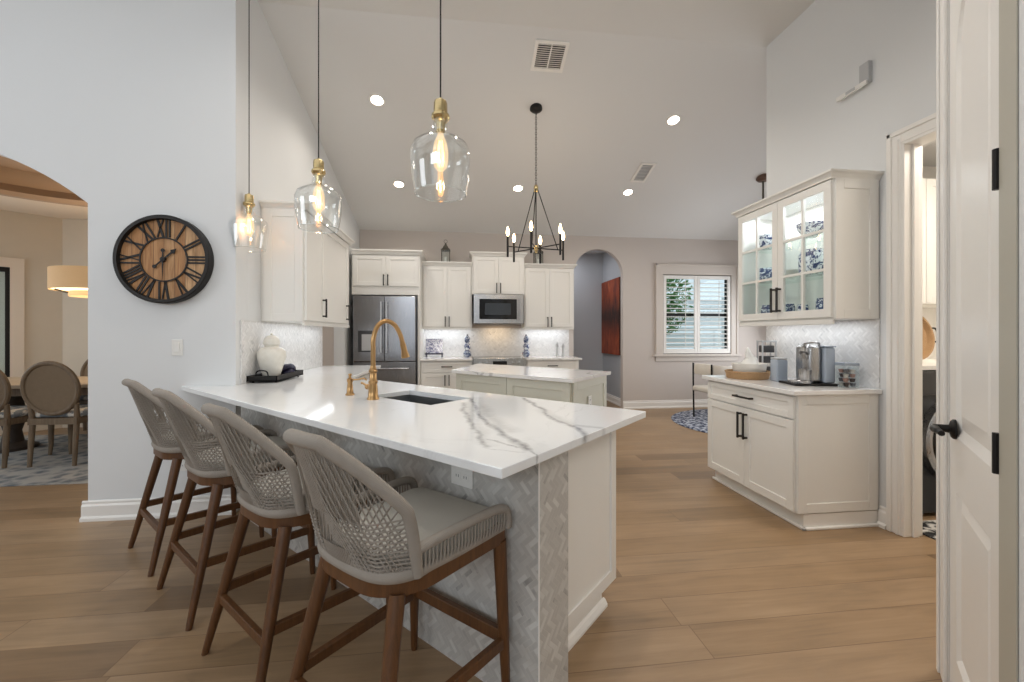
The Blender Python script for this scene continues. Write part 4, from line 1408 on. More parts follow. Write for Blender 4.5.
MB().lathe([(0, -0.002), (CRAD - 0.029, -0.002), (CRAD - 0.029, -0.03), (0, -0.03)], (0, 0, 0), 64, 'y').build('face', 'clock_face', ck)
RI = 0.147
MB().lathe([(RI, -0.0305), (RI, -0.038), (RI + 0.009, -0.038), (RI + 0.009, -0.0305)], (0, 0, 0), 64, 'y', closed=True).build('inner_ring', 'iron', ck, True)
def stroke(b, p, q, w_, m):
    p, q = Vector((p[0], 0, p[1])), Vector((q[0], 0, q[1]))
    d = q - p
    L = d.length
    a = math.atan2(d.x, d.z)
    b.box(-w_ / 2, w_ / 2, -0.0372, -0.0305, 0, L, mat=m @ Matrix.Translation(p) @ Matrix.Rotation(a, 4, 'Y'))
GLY = {'I': 0.015, 'V': 0.052, 'X': 0.050}
NUM = ['XII', 'I', 'II', 'III', 'IV', 'V', 'VI', 'VII', 'VIII', 'IX', 'X', 'XI']
r0, r1 = RI + 0.008, CRAD - 0.026
for i, s_ in enumerate(NUM):
    b = MB()
    sq = 0.74 if len(s_) > 3 else 0.95
    tot = sum(GLY[c] for c in s_) * sq + 0.007 * (len(s_) - 1)
    x = -tot / 2
    m = Matrix.Rotation(2 * PI * i / 12, 4, 'Y')
    for c in s_:
        gw = GLY[c] * sq
        if c == 'I':
            stroke(b, (x + gw / 2, r0), (x + gw / 2, r1), 0.0115, m)
        elif c == 'V':
            stroke(b, (x + gw / 2, r0), (x + 0.005, r1), 0.0145, m)
            stroke(b, (x + gw / 2, r0), (x + gw - 0.005, r1), 0.008, m)
        else:
            stroke(b, (x + gw - 0.005, r0), (x + 0.005, r1), 0.0145, m)
            stroke(b, (x + 0.005, r0), (x + gw - 0.005, r1), 0.008, m)
        x += gw + 0.007
    b.build('numeral', 'iron', ck)
for nm, ang, L, tail in (('hour_hand', 48, 0.115, 0.075), ('minute_hand', 181, 0.150, 0.062)):
    b = MB()
    m = Matrix.Translation((0, -0.009 if nm == 'hour_hand' else -0.013, 0)) @ Matrix.Rotation(R(ang), 4, 'Y')
    sh = [(-0.004, -tail), (0.004, -tail), (0.006, L * 0.62), (0.017, L * 0.68), (0.0, L), (-0.017, L * 0.68), (-0.006, L * 0.62)] if nm == 'hour_hand' else [(-0.0035, -tail), (0.0035, -tail), (0.006, 0.0), (0.0, L), (-0.006, 0.0)]
    b.prism(sh, (), -0.0335, -0.0305, m @ PXZ)
    b.lathe([(0, -0.0336), (0.013, -0.0336), (0.013, -0.0306), (0, -0.0306)], (0, 0, 0), 16, 'y')
    vs = b.bm.verts[-64:]
    bmesh.ops.transform(b.bm, matrix=m @ Matrix.Translation((0, 0, -tail)), verts=vs)
    b.build(nm, 'iron', ck)
MB().lathe([(0, -0.0305), (0.016, -0.0305), (0.016, -0.05), (0, -0.052)], (0, 0, 0), 20, 'y').build('hub', 'iron', ck, True)

# ---------------------------------------------------------------- hanging lights
def make_pendant():
    r = root('pendant_light', 'clear glass pendant light with brass cap', 'pendant light')
    b = MB().lathe([(0, 2.07), (0.06, 2.07), (0.06, 2.06), (0.05, 2.045), (0.012, 2.04), (0, 2.04)], (0, 0, 0), 24)
    b.build('ceiling_canopy', 'pale_brass', r, True)
    MB().cyl((0, 0, 0.40), (0, 0, 2.04), 0.0035, seg=8).build('cord', 'black', r, True)
    MB().lathe([(0, 0.412), (0.008, 0.412), (0.012, 0.405), (0.026, 0.399), (0.029, 0.39), (0.030, 0.347), (0.038, 0.340), (0.040, 0.328), (0.034, 0.318), (0.028, 0.312), (0.020, 0.308), (0.017, 0.262), (0, 0.258)], (0, 0, 0), 28).build('socket', 'pale_brass', r, True)
    prof = [(0.032, 0.316), (0.031, 0.302), (0.034, 0.280), (0.043, 0.259), (0.066, 0.240), (0.102, 0.220), (0.121, 0.203), (0.130, 0.176), (0.130, 0.150), (0.126, 0.10), (0.119, 0.05), (0.110, 0.0)]
    inner = [(x - 0.0025, z) for x, z in prof[::-1]]
    b = MB().lathe(prof + inner, (0, 0, 0), 48, closed=True)
    gs = b.build('glass_shade', 'pendant_glass', r, True)
    MB().tube([(0.109 * math.cos(2 * PI * k / 48), 0.109 * math.sin(2 * PI * k / 48), -0.001) for k in range(48)], 0.0032, 8, closed=True).build('glass_rim', 'rim_glass', gs, True)
    bl = MB().lathe([(0.012, 0.262), (0.014, 0.25), (0.027, 0.220), (0.033, 0.188), (0.033, 0.145), (0.027, 0.115), (0.014, 0.100), (0, 0.097)], (0, 0, 0), 24)
    bl = bl.build('bulb', 'bulb_glow', r, True)
    f = MB()
    for k in range(6):
        a = 2 * PI * k / 6
        f.tube([(0.006 * math.cos(a), 0.006 * math.sin(a), 0.226), (0.013 * math.cos(a), 0.013 * math.sin(a), 0.165), (0.010 * math.cos(a), 0.010 * math.sin(a), 0.118)], 0.0035, 6)
    f.build('filament', 'filament', bl, True)
    return r
pend = make_pendant()
for i, (p, zb, lab) in enumerate(((0.632, 1.892, 'clear glass pendant light hanging over the veined counter end, nearest'), (1.685, 1.905, 'clear glass pendant light hanging middle of the three'), (2.71, 1.912, 'clear glass pendant light hanging nearest the clock wall'))):
    o = pend if i == 0 else copy_tree(pend)
    o.location = PQ(p, 0.35, zb)
    tag(o, lab, 'pendant light', 'pendants over the peninsula')
    l = bpy.data.lights.new('pendant_glow', 'POINT')
    l.energy, l.color, l.shadow_soft_size = 1.2, WARM, 0.02
    lo = bpy.data.objects.new('pendant_glow', l)
    COL.objects.link(lo)
    lo.location = PQ(p, 0.35, zb + 0.155)

CHX, CHY = 0.788, 4.38
ch = root('chandelier', 'six light black and brass chandelier over the far island', 'chandelier', (CHX, CHY, 0))
cz = ceil_z(CHY)
MB().lathe([(0, cz + 0.03), (0.066, cz + 0.02), (0.066, cz - 0.02), (0.05, cz - 0.035), (0.012, cz - 0.04), (0, cz - 0.04)], (0, 0, 0), 28).build('ceiling_canopy', 'black', ch, True)
b = MB()
z = cz - 0.04
k = 0
while z > 2.87:
    a = PI / 2 * (k % 2)
    pts = []
    for j in range(10):
        t_ = 2 * PI * j / 10
        u_, v_ = 0.009 * math.cos(t_), 0.018 * math.sin(t_)
        pts.append((u_ * math.cos(a), u_ * math.sin(a), z - 0.014 + v_))
    b.tube(pts, 0.0026, 5, closed=True)
    z -= 0.027
    k += 1
b.build('chain', 'black', ch, True)
MB().lathe([(0, 2.875), (0.010, 2.87), (0.022, 2.855), (0.024, 2.83), (0.018, 2.815), (0.024, 2.80), (0.012, 2.79), (0, 2.79)], (0, 0, 0), 20).build('top_hub', 'pale_brass', ch, True)
MB().cyl((0, 0, 2.20), (0, 0, 2.80), 0.006, seg=10).build('stem', 'black', ch, True)
MB().lathe([(0, 2.225), (0.018, 2.222), (0.024, 2.21), (0.024, 2.175), (0.016, 2.165), (0.01, 2.145), (0, 2.14)], (0, 0, 0), 20).build('bottom_hub', 'pale_brass', ch, True)
RA = 0.315
for k in range(6):
    a = R(11 + 60 * k)
    ca, sa = math.cos(a), math.sin(a)
    MB().tube([(0.02 * ca, 0.02 * sa, 2.195), (RA * ca, RA * sa, 2.195)], 0.0065, 8).build('arm', 'black', ch, True)
    if k % 2 == 0:
        MB().tube([(0.018 * ca, 0.018 * sa, 2.825), (RA * 0.80 * ca, RA * 0.80 * sa, 2.198)], 0.0055, 8).build('rod', 'black', ch, True)
    cd = MB().cyl((RA * ca, RA * sa, 2.085), (RA * ca, RA * sa, 2.30), 0.0115, seg=12)
    cd.build('candle_holder', 'black', ch, True)
    MB().lathe([(0.006, 2.30), (0.012, 2.312), (0.018, 2.335), (0.017, 2.355), (0.010, 2.385), (0.003, 2.402), (0, 2.404)], (RA * ca, RA * sa, 0), 14).build('bulb', 'bulb', ch, True)
for (x, y) in ((CHX, CHY),):
    l = bpy.data.lights.new('chandelier_glow', 'POINT')
    l.energy, l.color, l.shadow_soft_size = 8, WARM, 0.3
    lo = bpy.data.objects.new('chandelier_glow', l)
    COL.objects.link(lo)
    lo.location = (x, y, 2.5)

SLOPE = math.atan2(BZ - CE, BY - KY)
def can_light(x, y, lab, power=22, tilt=None):
    z = ceil_z(y)
    r = root('recessed_light', lab, 'ceiling light', (x, y, z), group='recessed ceiling lights')
    r.rotation_euler = (SLOPE if tilt is None else tilt, 0, 0)
    MB().lathe([(0.058, 0.0), (0.062, -0.006), (0.080, -0.005), (0.084, 0.0)], (0, 0, -0.0005), 32, closed=True).build('trim_ring', 'trim', r, True)
    MB().lathe([(0, -0.001), (0.056, -0.001), (0.056, -0.004), (0, -0.004)], (0, 0, 0), 32).build('lens', 'can', r)
    l = bpy.data.lights.new('down_spot', 'SPOT')
    l.energy, l.color, l.spot_size, l.spot_blend, l.shadow_soft_size = power, (1.0, 0.93, 0.84), R(150), 0.7, 0.06
    lo = bpy.data.objects.new('down_spot', l)
    COL.objects.link(lo)
    lo.location = (x, y, z - 0.03)
can_light(-0.856, 4.411, 'glowing recessed ceiling light above the left wall cabinets, nearer one', 34)
can_light(2.353, 4.419, 'glowing recessed ceiling light above the coffee station side, nearer one', 34)
can_light(-0.828, 5.731, 'glowing recessed ceiling light before the refrigerator', 24)
can_light(0.775, 5.71, 'glowing recessed ceiling light before the range, beside the chandelier', 24)
can_light(2.35, 5.695, 'glowing recessed ceiling light before the hall arch', 24)

# two added fill spots without fixtures, brightening the aisle and the sink from above
for x, y, pw in ((0.85, 2.35, 74), (-0.55, 2.55, 44)):
    l = bpy.data.lights.new('down_spot', 'SPOT')
    l.energy, l.color, l.spot_size, l.spot_blend, l.shadow_soft_size = pw, (1.0, 0.94, 0.86), R(150), 0.7, 0.06
    lo = bpy.data.objects.new('down_spot', l)
    COL.objects.link(lo)
    lo.location = (x, y, CE - 0.03)

def vent(x, y, sx, sy, lab, kind):
    z = ceil_z(y)
    r = root('ceiling_vent', lab, 'vent', (x, y, z))
    r.rotation_euler = (SLOPE, 0, 0)
    f = 0.03
    b = MB().prism([(-sx, -sy), (sx, -sy), (sx, sy), (-sx, sy)], [[(-sx + f, -sy + f), (sx - f, -sy + f), (sx - f, sy - f), (-sx + f, sy - f)]], -0.012, -0.0005)
    b.build('frame', 'trim', r)
    MB().box(-sx + f, sx - f, -sy + f, sy - f, -0.003, -0.001).build('duct', 'black' if kind == 'big' else 'grey_plastic', r)
    b = MB()
    n = 12 if kind == 'big' else 5
    for k in range(n):
        yy = -sy + f + (2 * sy - 2 * f) * (k + 0.5) / n
        b.box(-sx + f, sx - f, -0.011, 0.011, -0.0008, 0.0008, mat=Matrix.Translation((0, yy, -0.0085)) @ Matrix.Rotation(R(32), 4, 'X'))
    if kind == 'big':
        b.box(-0.006, 0.006, -sy + f, sy - f, -0.013, -0.009)
    b.build('louver', 'trim', r)
vent(0.81, 3.80, 0.155, 0.155, 'square white ceiling return vent with dark slots', 'big')
vent(2.385, 5.28, 0.10, 0.19, 'narrow white ceiling supply vent near the arch', 'small')

# wall bracket on the right wall
wb = root('wall_sensor', 'small grey sensor bracket high on the right wall', 'sensor', (2.7895, 2.575, 3.08))
MB().box(-0.03, 0, -0.035, 0.035, -0.07, 0.075, 0.003).build('mount', 'grey_plastic', wb)
MB().box(-0.045, -0.0305, -0.03, 0.20, -0.085, -0.055, 0.003).build('arm', 'white_plastic', wb)
MB().box(-0.05, -0.0455, 0.05, 0.12, -0.08, -0.06, 0.002).build('sensor_eye', 'grey_plastic', wb)

# ---------------------------------------------------------------- under cabinet and in-cabinet lamps
area('strip_left', (-1.45, 4.3, 1.375), (-1.50, 4.3, 0.9), 0.06, 1.3, 1.9, (0.92, 0.96, 1.0)).rotation_euler = (0, 0, 0)
area('strip_back_left', (-0.22, 6.74, 1.375), (0, 0, 0), 0.70, 0.05, 1.5, (0.90, 0.95, 1.0)).rotation_euler = (0, 0, 0)
area('strip_back_right', (1.39, 6.74, 1.375), (0, 0, 0), 0.70, 0.05, 1.5, (0.90, 0.95, 1.0)).rotation_euler = (0, 0, 0)
area('microwave_lamp', (0.576, 6.66, 1.44), (0, 0, 0), 0.35, 0.08, 1.5, (1.0, 0.72, 0.42)).rotation_euler = (0, 0, 0)
area('strip_coffee', (2.66, 2.99, 1.375), (0, 0, 0), 0.05, 0.85, 1.3, (0.92, 0.96, 1.0)).rotation_euler = (0, 0, 0)

# ---------------------------------------------------------------- coffee station
XC, YC0, YC1, XW = 2.162, 2.496, 3.475, 2.79
wC = YC1 - YC0
cs = cabinet('coffee_base_cabinet', 'white base cabinet with drawer under the coffee machine', (XC, YC1, 0), R(-90), wC, XW - XC - 0.002, 0, BT,
        [('drawer', 0.012, wC - 0.006, 0.725, 0.87, 0.50, 0.80)] + two_doors(0.012, wC - 0.006, 0.115, 0.715, 0.58, 0.032), plinth=0.105, side='r', hl=0.20)
b = MB()
pr = [(0.0, 0), (0.022, 0), (0.022, 0.012), (0.012, 0.03), (0.004, 0.036), (0.0, 0.036)]
b.box(wC - 0.012, wC + 0.006, 0.064, XW - XC - 0.002, 0, 0.1)
b.box(wC + 0.004, wC + 0.026, 0.05, XW - XC - 0.022, 0, 0.018, 0.005)
b.box(0.0, wC + 0.026, 0.05, 0.074, 0, 0.018, 0.005)
b.build('base_molding', 'trim', cs)
M['quartz_coffee'] = quartz('quartz_coffee', (), 0.8)
o = MB().box(XC - 0.03, XW - 0.013, YC0 - 0.035, YC1 + 0.03, BT + 0.001, 0.915, 0.003).build('countertop', 'quartz_coffee')
tag(o, 'white stone countertop under the coffee machine', 'countertop')
o = MB().box(XW - 0.012, XW - 0.001, YC0 - 0.01, 3.53, 0.916, 1.384).build('backsplash', 'splash')
tag(o, 'marble herringbone backsplash behind the coffee machine', 'backsplash')

# glass door wall cabinet
XU2, YU0, YU1, ZU1 = 2.430, 2.492, 3.44, 2.315
wU, dU = YU1 - YU0, XW - XU2 - 0.002
gc = root('glass_door_cabinet', 'white glass door wall cabinet over the coffee machine', 'cabinet', (XU2, YU1, 0), R(-90))
b = MB()
t_ = 0.018
b.box(0, t_, 0.021, dU, UB, ZU1)
b.box(wU - t_, wU, 0.021, dU, UB, ZU1)
b.box(t_, wU - t_, 0.021, dU, UB, UB + t_)
b.box(t_, wU - t_, 0.021, dU, ZU1 - t_, ZU1)
b.box(t_, wU - t_, dU - 0.01, dU, UB + t_, ZU1 - t_)
b.box(wU / 2 - 0.012, wU / 2 + 0.012, 0.021, 0.04, UB + t_, ZU1 - t_)
b.build('body', 'cab', gc)
b = MB()
crown(b, 0, wU, 0.0, dU, ZU1, 0.05, 0.035)
b.build('crown_molding', 'cab', gc)
MB().box(0.004, wU - 0.004, 0.012, 0.03, UB - 0.035, UB - 0.0005, 0.003).build('light_rail', 'cab', gc)
tb = MB()
shaker(tb, 0.022, dU - 0.02, UB + 0.002, ZU1 - 0.002, 0.062, 0.0, 0.012, 0.006)
bmesh.ops.transform(tb.bm, matrix=Matrix.Translation((wU + 0.012, 0, 0)) @ Matrix.Rotation(R(90), 4, 'Z'), verts=tb.bm.verts[:])
tb.build('side_panel', 'cab', gc)
SH = [UB + t_, UB + 0.327, UB + 0.615]
for z in SH[1:]:
    MB().box(t_ + 0.001, wU - t_ - 0.001, 0.045, dU - 0.011, z, z + 0.008).build('glass_shelf', 'shelfglass', gc)
for i, (x0, x1) in enumerate(((0.012, wU / 2 - 0.0015), (wU / 2 + 0.0015, wU - 0.004))):
    z0, z1 = UB + 0.012, ZU1 - 0.008
    fw_ = 0.056
    xm = (x0 + x1) / 2
    h3 = (z1 - z0 - 2 * fw_)
    b = MB()
    holes = []
    mt = 0.009
    for (xa, xb) in ((x0 + fw_, xm - mt), (xm + mt, x1 - fw_)):
        for k in range(3):
            za = z0 + fw_ + h3 * k / 3 + (mt if k else 0)
            zb = z0 + fw_ + h3 * (k + 1) / 3 - (mt if k < 2 else 0)
            holes.append([(xa, za), (xb, za), (xb, zb), (xa, zb)])
    b.prism([(x0, z0), (x1, z0), (x1, z1), (x0, z1)], holes, 0.0, 0.02, PXZ)
    d = b.build('door', 'cab', gc)
    MB().box(x0 + fw_ - 0.005, x1 - fw_ + 0.005, 0.013, 0.016, z0 + fw_ - 0.005, z1 - fw_ + 0.005).build('glass_pane', 'glass', d)
    h = MB()
    pull(h, (x1 - 0.028) if i == 0 else (x0 + 0.028), 1.545, 0.19)
    tag(h.build('handle', 'handle', d), 'dark bronze bar pull')
# light strip in the top of the cabinet
MB().box(0.05, wU - 0.05, 0.10, 0.12, ZU1 - t_ - 0.006, ZU1 - t_ - 0.0005).build('light_strip', 'strip', gc)
area('cabinet_lamp', (XU2 + 0.17, (YU0 + YU1) / 2, ZU1 - 0.03), (0, 0, 0), 0.22, 0.8, 3.2, (0.95, 0.98, 1.0)).rotation_euler = (0, 0, 0)

def cab_pt(lx, ly):          # cabinet-local to world
    return (XU2 + ly, YU1 - lx)
def bowl(lx, ly, z, r_, h_, mat, lab, group='china in the glass door cabinet'):
    x, y = cab_pt(lx, ly)
    b = MB().lathe([(0, 0), (r_ * 0.5, 0), (r_ * 0.55, h_ * 0.12), (r_ * 0.9, h_ * 0.6), (r_, h_), (r_ * 0.95, h_), (r_ * 0.85, h_ * 0.6), (r_ * 0.45, h_ * 0.16), (0, h_ * 0.14)], (0, 0, 0), 28)
    o = b.build('bowl', mat, smooth=True, loc=(x, y, z + 0.0005))
    tag(o, lab, 'bowl', group)
def vase(lx, ly, z, r_, h_, mat, lab, name='canister'):
    x, y = cab_pt(lx, ly)
    b = MB().lathe([(0, 0), (r_ * 0.9, 0), (r_, h_ * 0.08), (r_, h_ * 0.82), (r_ * 0.86, h_ * 0.92), (r_ * 0.86, h_), (r_ * 0.78, h_), (r_ * 0.78, h_ * 0.9), (0, h_ * 0.88)], (0, 0, 0), 28)
    o = b.build(name, mat, smooth=True, loc=(x, y, z + 0.0005))
    tag(o, lab, name, 'china in the glass door cabinet')
zt2, zt1, zt0 = SH[2] + 0.008, SH[1] + 0.008, SH[0]
bowl(0.15, 0.17, zt2, 0.085, 0.115, 'china', 'blue patterned bowl on the top shelf, farther door')
bowl(0.60, 0.17, zt2, 0.095, 0.10, 'china', 'blue patterned bowl on the top shelf, nearer door')
vase(0.15, 0.17, zt1, 0.07, 0.125, 'china2', 'dark blue canister on the middle shelf, farther door')
vase(0.61, 0.17, zt1, 0.085, 0.19, 'china', 'large blue floral canister on the middle shelf, nearer door')
bowl(0.40, 0.18, zt1, 0.06, 0.07, 'white_ceramic', 'small pale bowl on the middle shelf')
vase(0.17, 0.17, zt0, 0.06, 0.125, 'china2', 'blue mug on the bottom shelf behind the pulls', 'mug')
vase(0.385, 0.17, zt0, 0.045, 0.12, 'china2', 'blue mug on the bottom shelf, nearer door', 'mug')
vase(0.49, 0.20, zt0, 0.04, 0.11, 'china', 'pale blue mug on the bottom shelf beside another', 'mug')
vase(0.70, 0.17, zt0, 0.04, 0.14, 'china2', 'blue mug at the near corner of the bottom shelf', 'mug')
bowl(0.085, 0.10, zt0, 0.04, 0.045, 'china2', 'low blue dish at the far end of the bottom shelf')

# coffee machine, facing the room (-X) and the camera
cm = root('coffee_machine', 'chrome capsule coffee machine with smoky water tank', 'coffee machine', (2.52, 2.77, 0.915), R(-12))
MB().box(-0.15, 0.138, -0.10, 0.12, 0.0, 0.016, 0.006).build('base', 'black', cm)
MB().lathe([(0, 0.0165), (0.072, 0.0165), (0.074, 0.03), (0.070, 0.036), (0, 0.036)], (-0.065, -0.022, 0), 28).build('drip_tray', 'steel', cm, True)
b = MB()
b.box(-0.035, 0.055, -0.06, 0.115, 0.0165, 0.285, 0.025, 4)
b.build('body', 'steel', cm, True)
b = MB()
b.tube(catmull([(0.01, 0.06, 0.25), (-0.02, 0.0, 0.272), (-0.045, -0.03, 0.262), (-0.065, -0.05, 0.23)], 5), [0.032] * 8 + [0.028] * 8, 14)
b.cyl((-0.06, -0.045, 0.235), (-0.06, -0.045, 0.19), 0.018, 0.012, 14)
b.build('brew_head', 'steel', cm, True)
b = MB().tube(catmull([(0.045, -0.04, 0.285), (0.03, -0.06, 0.305), (-0.02, -0.07, 0.308), (-0.07, -0.06, 0.298)], 5), 0.007, 10)
b.build('lever', 'steel', cm, True)
MB().box(0.062, 0.138, -0.075, 0.085, 0.0165, 0.275, 0.015, 3).build('water_tank', 'tank', cm, True)
MB().box(0.060, 0.140, -0.077, 0.087, 0.2755, 0.284, 0.003).build('tank_lid', 'tank', cm)
o = MB().lathe([(0, 0), (0.036, 0), (0.040, 0.006), (0.041, 0.078), (0.039, 0.08), (0.037, 0.078), (0.036, 0.01), (0, 0.008)], (0, 0, 0), 28).build('metal_cup', 'steel', smooth=True, loc=(2.455, 2.735, 0.9515))
tag(o, 'metal cup on the drip tray of the coffee machine', 'cup')
fo = root('milk_frother', 'grey milk frother box left of the coffee machine', 'frother', (2.47, 3.0, 0.915), R(-12))
MB().box(-0.042, 0.042, -0.05, 0.05, 0.0, 0.17, 0.010, 3).build('body', 'tank', fo, True)
MB().box(-0.040, 0.040, -0.048, 0.048, 0.1705, 0.184, 0.004).build('lid', 'grey_plastic', fo)
ps = root('pod_stand', 'grey metal pod stand behind the frother', 'pod stand', (2.625, 3.33, 0.915), R(-10))
b = MB()
for sx in (-0.055, 0.055):
    for sy in (-0.04, 0.04):
        b.box(sx - 0.005, sx + 0.005, sy - 0.005, sy + 0.005, 0, 0.30)
b.box(-0.062, 0.062, -0.047, 0.047, 0.30, 0.312)
b.box(-0.06, 0.06, -0.045, 0.045, 0.0, 0.008)
b.build('frame', 'grey_plastic', ps)
for k in range(3):
    MB().box(-0.049, 0.049, -0.034, 0.034, 0.03 + 0.09 * k, 0.09 + 0.09 * k, 0.006).build('pod_drawer', 'dark_steel', ps)
wt = root('wicker_tray', 'round wicker tray on the far end of the coffee counter', 'tray', (2.375, 3.235, 0.915))
b = MB().lathe([(0, 0), (0.150, 0), (0.156, 0.006), (0.166, 0.05), (0.160, 0.054), (0.152, 0.05), (0.144, 0.012), (0, 0.010)], (0, 0, 0), 36)
b.build('tray_body', 'wicker', wt, True)
MB().tube([(0.163 * math.cos(2 * PI * k / 40), 0.163 * math.sin(2 * PI * k / 40), 0.056) for k in range(40)], 0.008, 8, closed=True).build('rim', 'wicker', wt, True)
o = MB().lathe([(0, 0), (0.095, 0), (0.115, 0.02), (0.132, 0.115), (0.128, 0.117), (0.11, 0.025), (0, 0.095)], (0, 0, 0), 32).build('white_bowl', 'white_ceramic', smooth=True, loc=(2.385, 3.225, 0.9265))
tag(o, 'white bowl standing in the round wicker tray', 'bowl')
b = MB().lathe([(0.075, 0), (0.05, 0.045), (0.028, 0.085), (0.012, 0.13), (0, 0.14)], (0, 0, 0), 10)
for v in b.bm.verts:
    v.co.x += 0.018 * math.sin(v.co.z * 40)
    v.co.y *= 0.8
o = b.build('folded_napkin', 'white_plastic', smooth=True, loc=(2.39, 3.23, 1.034))
tag(o, 'pale folded napkin peeking out of the white bowl', 'napkin')
jr = root('glass_jar', 'clear square jar of coffee capsules right of the machine', 'jar', (2.668, 2.612, 0.915), R(-8))
b = MB()
s = 0.047
for (xa, xb, ya, yb2, za, zb) in ((-s, s, -s, -s + 0.003, 0, 0.150), (-s, s, s - 0.003, s, 0, 0.150), (-s, -s + 0.003, -s + 0.003, s - 0.003, 0, 0.150), (s - 0.003, s, -s + 0.003, s - 0.003, 0, 0.150), (-s + 0.003, s - 0.003, -s + 0.003, s - 0.003, 0, 0.004)):
    b.box(xa, xb, ya, yb2, za, zb)
b.build('jar_body', 'glass', jr)
MB().box(-s - 0.002, s + 0.002, -s - 0.002, s + 0.002, 0.1505, 0.170, 0.003).build('lid', 'tank', jr)
caps = [plain('capsule_dark', '#4a3a36', 0.35, 0.5), plain('capsule_rose', '#b48c80', 0.35, 0.5), plain('capsule_pale', '#d8d0c8', 0.35, 0.5), plain('capsule_grey', '#6c6a70', 0.35, 0.5)]
ki = 0
for lz in range(4):
    for (dx, dy) in ((-0.021, -0.02), (0.021, -0.022), (-0.02, 0.021), (0.021, 0.02)):
        c0 = Vector((dx + random.uniform(-0.003, 0.003), dy + random.uniform(-0.003, 0.003), 0.006 + lz * 0.031))
        o = MB().lathe([(0, 0), (0.012, 0), (0.0175, 0.022), (0.019, 0.024), (0, 0.027)], (0, 0, 0), 14).build('coffee_capsule', caps[(ki * 7 + lz) % 4], smooth=True)
        o.matrix_world = Matrix.Translation((2.668, 2.612, 0.915)) @ Matrix.Rotation(R(-8), 4, 'Z') @ Matrix.Translation(c0)
        tag(o, 'small metallic coffee capsule inside the square glass jar', 'capsule', 'capsules in the glass jar')
        ki += 1

area('hall_fill', (1.9, 7.55, 2.86), (1.9, 7.55, 0), 0.4, 0.4, 9, (0.95, 0.96, 1.0))  # added fill lifting the grey hall walls, no fixture stands here

# ---------------------------------------------------------------- laundry
ws = root('washing_machine', 'dark front load washing machine seen through the laundry doorway', 'washing machine', (3.14, 2.53, 0))
M['washer'] = plain('graphite_enamel', '#38393b', 0.3, 0.4, namt=0.05)
MB().box(0, 0.69, 0.03, 0.74, 0.02, 1.03, 0.015).build('body', 'washer', ws)
MB().box(0.03, 0.66, 0.08, 0.7, 0.0, 0.02).build('foot', 'black', ws)
MB().box(0.0, 0.69, 0.0, 0.03, 0.86, 1.025, 0.006).build('control_panel', 'dark_steel', ws)
MB().lathe([(0.315, 0.029), (0.315, -0.02), (0.30, -0.032), (0.275, -0.03), (0.262, -0.01), (0.262, 0.029)], (0.345, 0, 0.54), 48, 'y', closed=True).build('door_ring', 'steel', ws, True)
MB().lathe([(0, -0.045), (0.15, -0.035), (0.255, -0.005), (0.26, 0.028), (0, 0.028)], (0.345, 0, 0.54), 40, 'y').build('door_glass', 'blackglass', ws, True)
o = MB().box(2.915, 4.695, 2.54, 3.298, 1.032, 1.065, 0.003).build('countertop', 'white_plastic')
tag(o, 'white laundry counter above the dark washing machine', 'countertop')
cabinet('wall_cabinet', 'white laundry wall cabinet above the woven basket', (2.93, 2.95, 0), 0, 1.6, 0.348, 1.52, 2.55, two_doors(0.02, 0.8, 1.53, 2.54, 1.65) + two_doors(0.8, 1.58, 1.53, 2.54, 1.65))
bs = root('woven_tray', 'round woven tray with dark handle in the laundry', 'basket', (3.41, 2.83, 1.0655))
b = MB()
tl = Matrix.Translation((0, 0, 0.208)) @ Matrix.Rotation(R(-12), 4, 'X')
b.lathe([(0, 0.01), (0.175, 0.01), (0.197, 0.0), (0.20, -0.03), (0.187, -0.03), (0.17, 0.0), (0, 0.0)], (0, 0, 0), 36, 'y')
bmesh.ops.transform(b.bm, matrix=tl, verts=b.bm.verts[:])
b.build('tray_body', 'wicker', bs, True)
b = MB().tube(catmull([(0.187, -0.01, 0.05), (0.235, -0.02, 0.05), (0.25, -0.02, 0.0), (0.235, -0.02, -0.05), (0.187, -0.01, -0.05)], 5), 0.007, 8)
bmesh.ops.transform(b.bm, matrix=tl, verts=b.bm.verts[:])
b.build('handle', 'black', bs, True)
M['bw_rug'] = rug_mat('black_white_rug', '#1b1b1d', '#1f1f22', '#d8d5d0', 16)
o = MB().box(2.93, 4.3, 1.65, 2.5, 0.0005, 0.008, 0.003).build('laundry_rug', 'bw_rug')
tag(o, 'black and white rug on the laundry floor', 'rug')
area('laundry_lamp', (3.6, 1.9, 2.75), (3.6, 1.9, 0), 0.7, 0.7, 34, (1.0, 0.90, 0.78))
area('laundry_strip', (3.4, 3.05, 1.515), (3.4, 3.05, 0), 0.9, 0.05, 2.0, (1.0, 0.88, 0.72))

# ---------------------------------------------------------------- hall painting
t = NT('abstract_canvas')
co = t.coord()
sx = t.n('ShaderNodeSeparateXYZ', {0: co})
n1 = t.noise(t.scale(co, (1, 3.0, 0.9)), 2.4, 5, 0.65, 1.0)
zz = t.n('ShaderNodeMapRange', {'Value': t.m_('ABSOLUTE', t.m_('SUBTRACT', sx.outputs[2], 1.62)), 'From Min': 0.05, 'From Max': 0.42})
red = t.ramp(n1.outputs[0], [(0.3, srgb('#5a2214')), (0.55, srgb('#9a4526')), (0.75, srgb('#b96a3c'))])
drk = t.ramp(n1.outputs[0], [(0.35, srgb('#1c1614')), (0.65, srgb('#53281a'))])
t.set(Base_Color=t.mix(t.m_('MULTIPLY', zz.outputs[0], 1.0), drk, red), Roughness=0.6)
M['canvas'] = t.m
pa = root('painting', 'large rust red abstract canvas hanging in the hall', 'painting', (0, 0, 0))
MB().box(2.786, 2.79, 7.15, 8.09, 0.905, 2.30).build('canvas', 'canvas', pa)
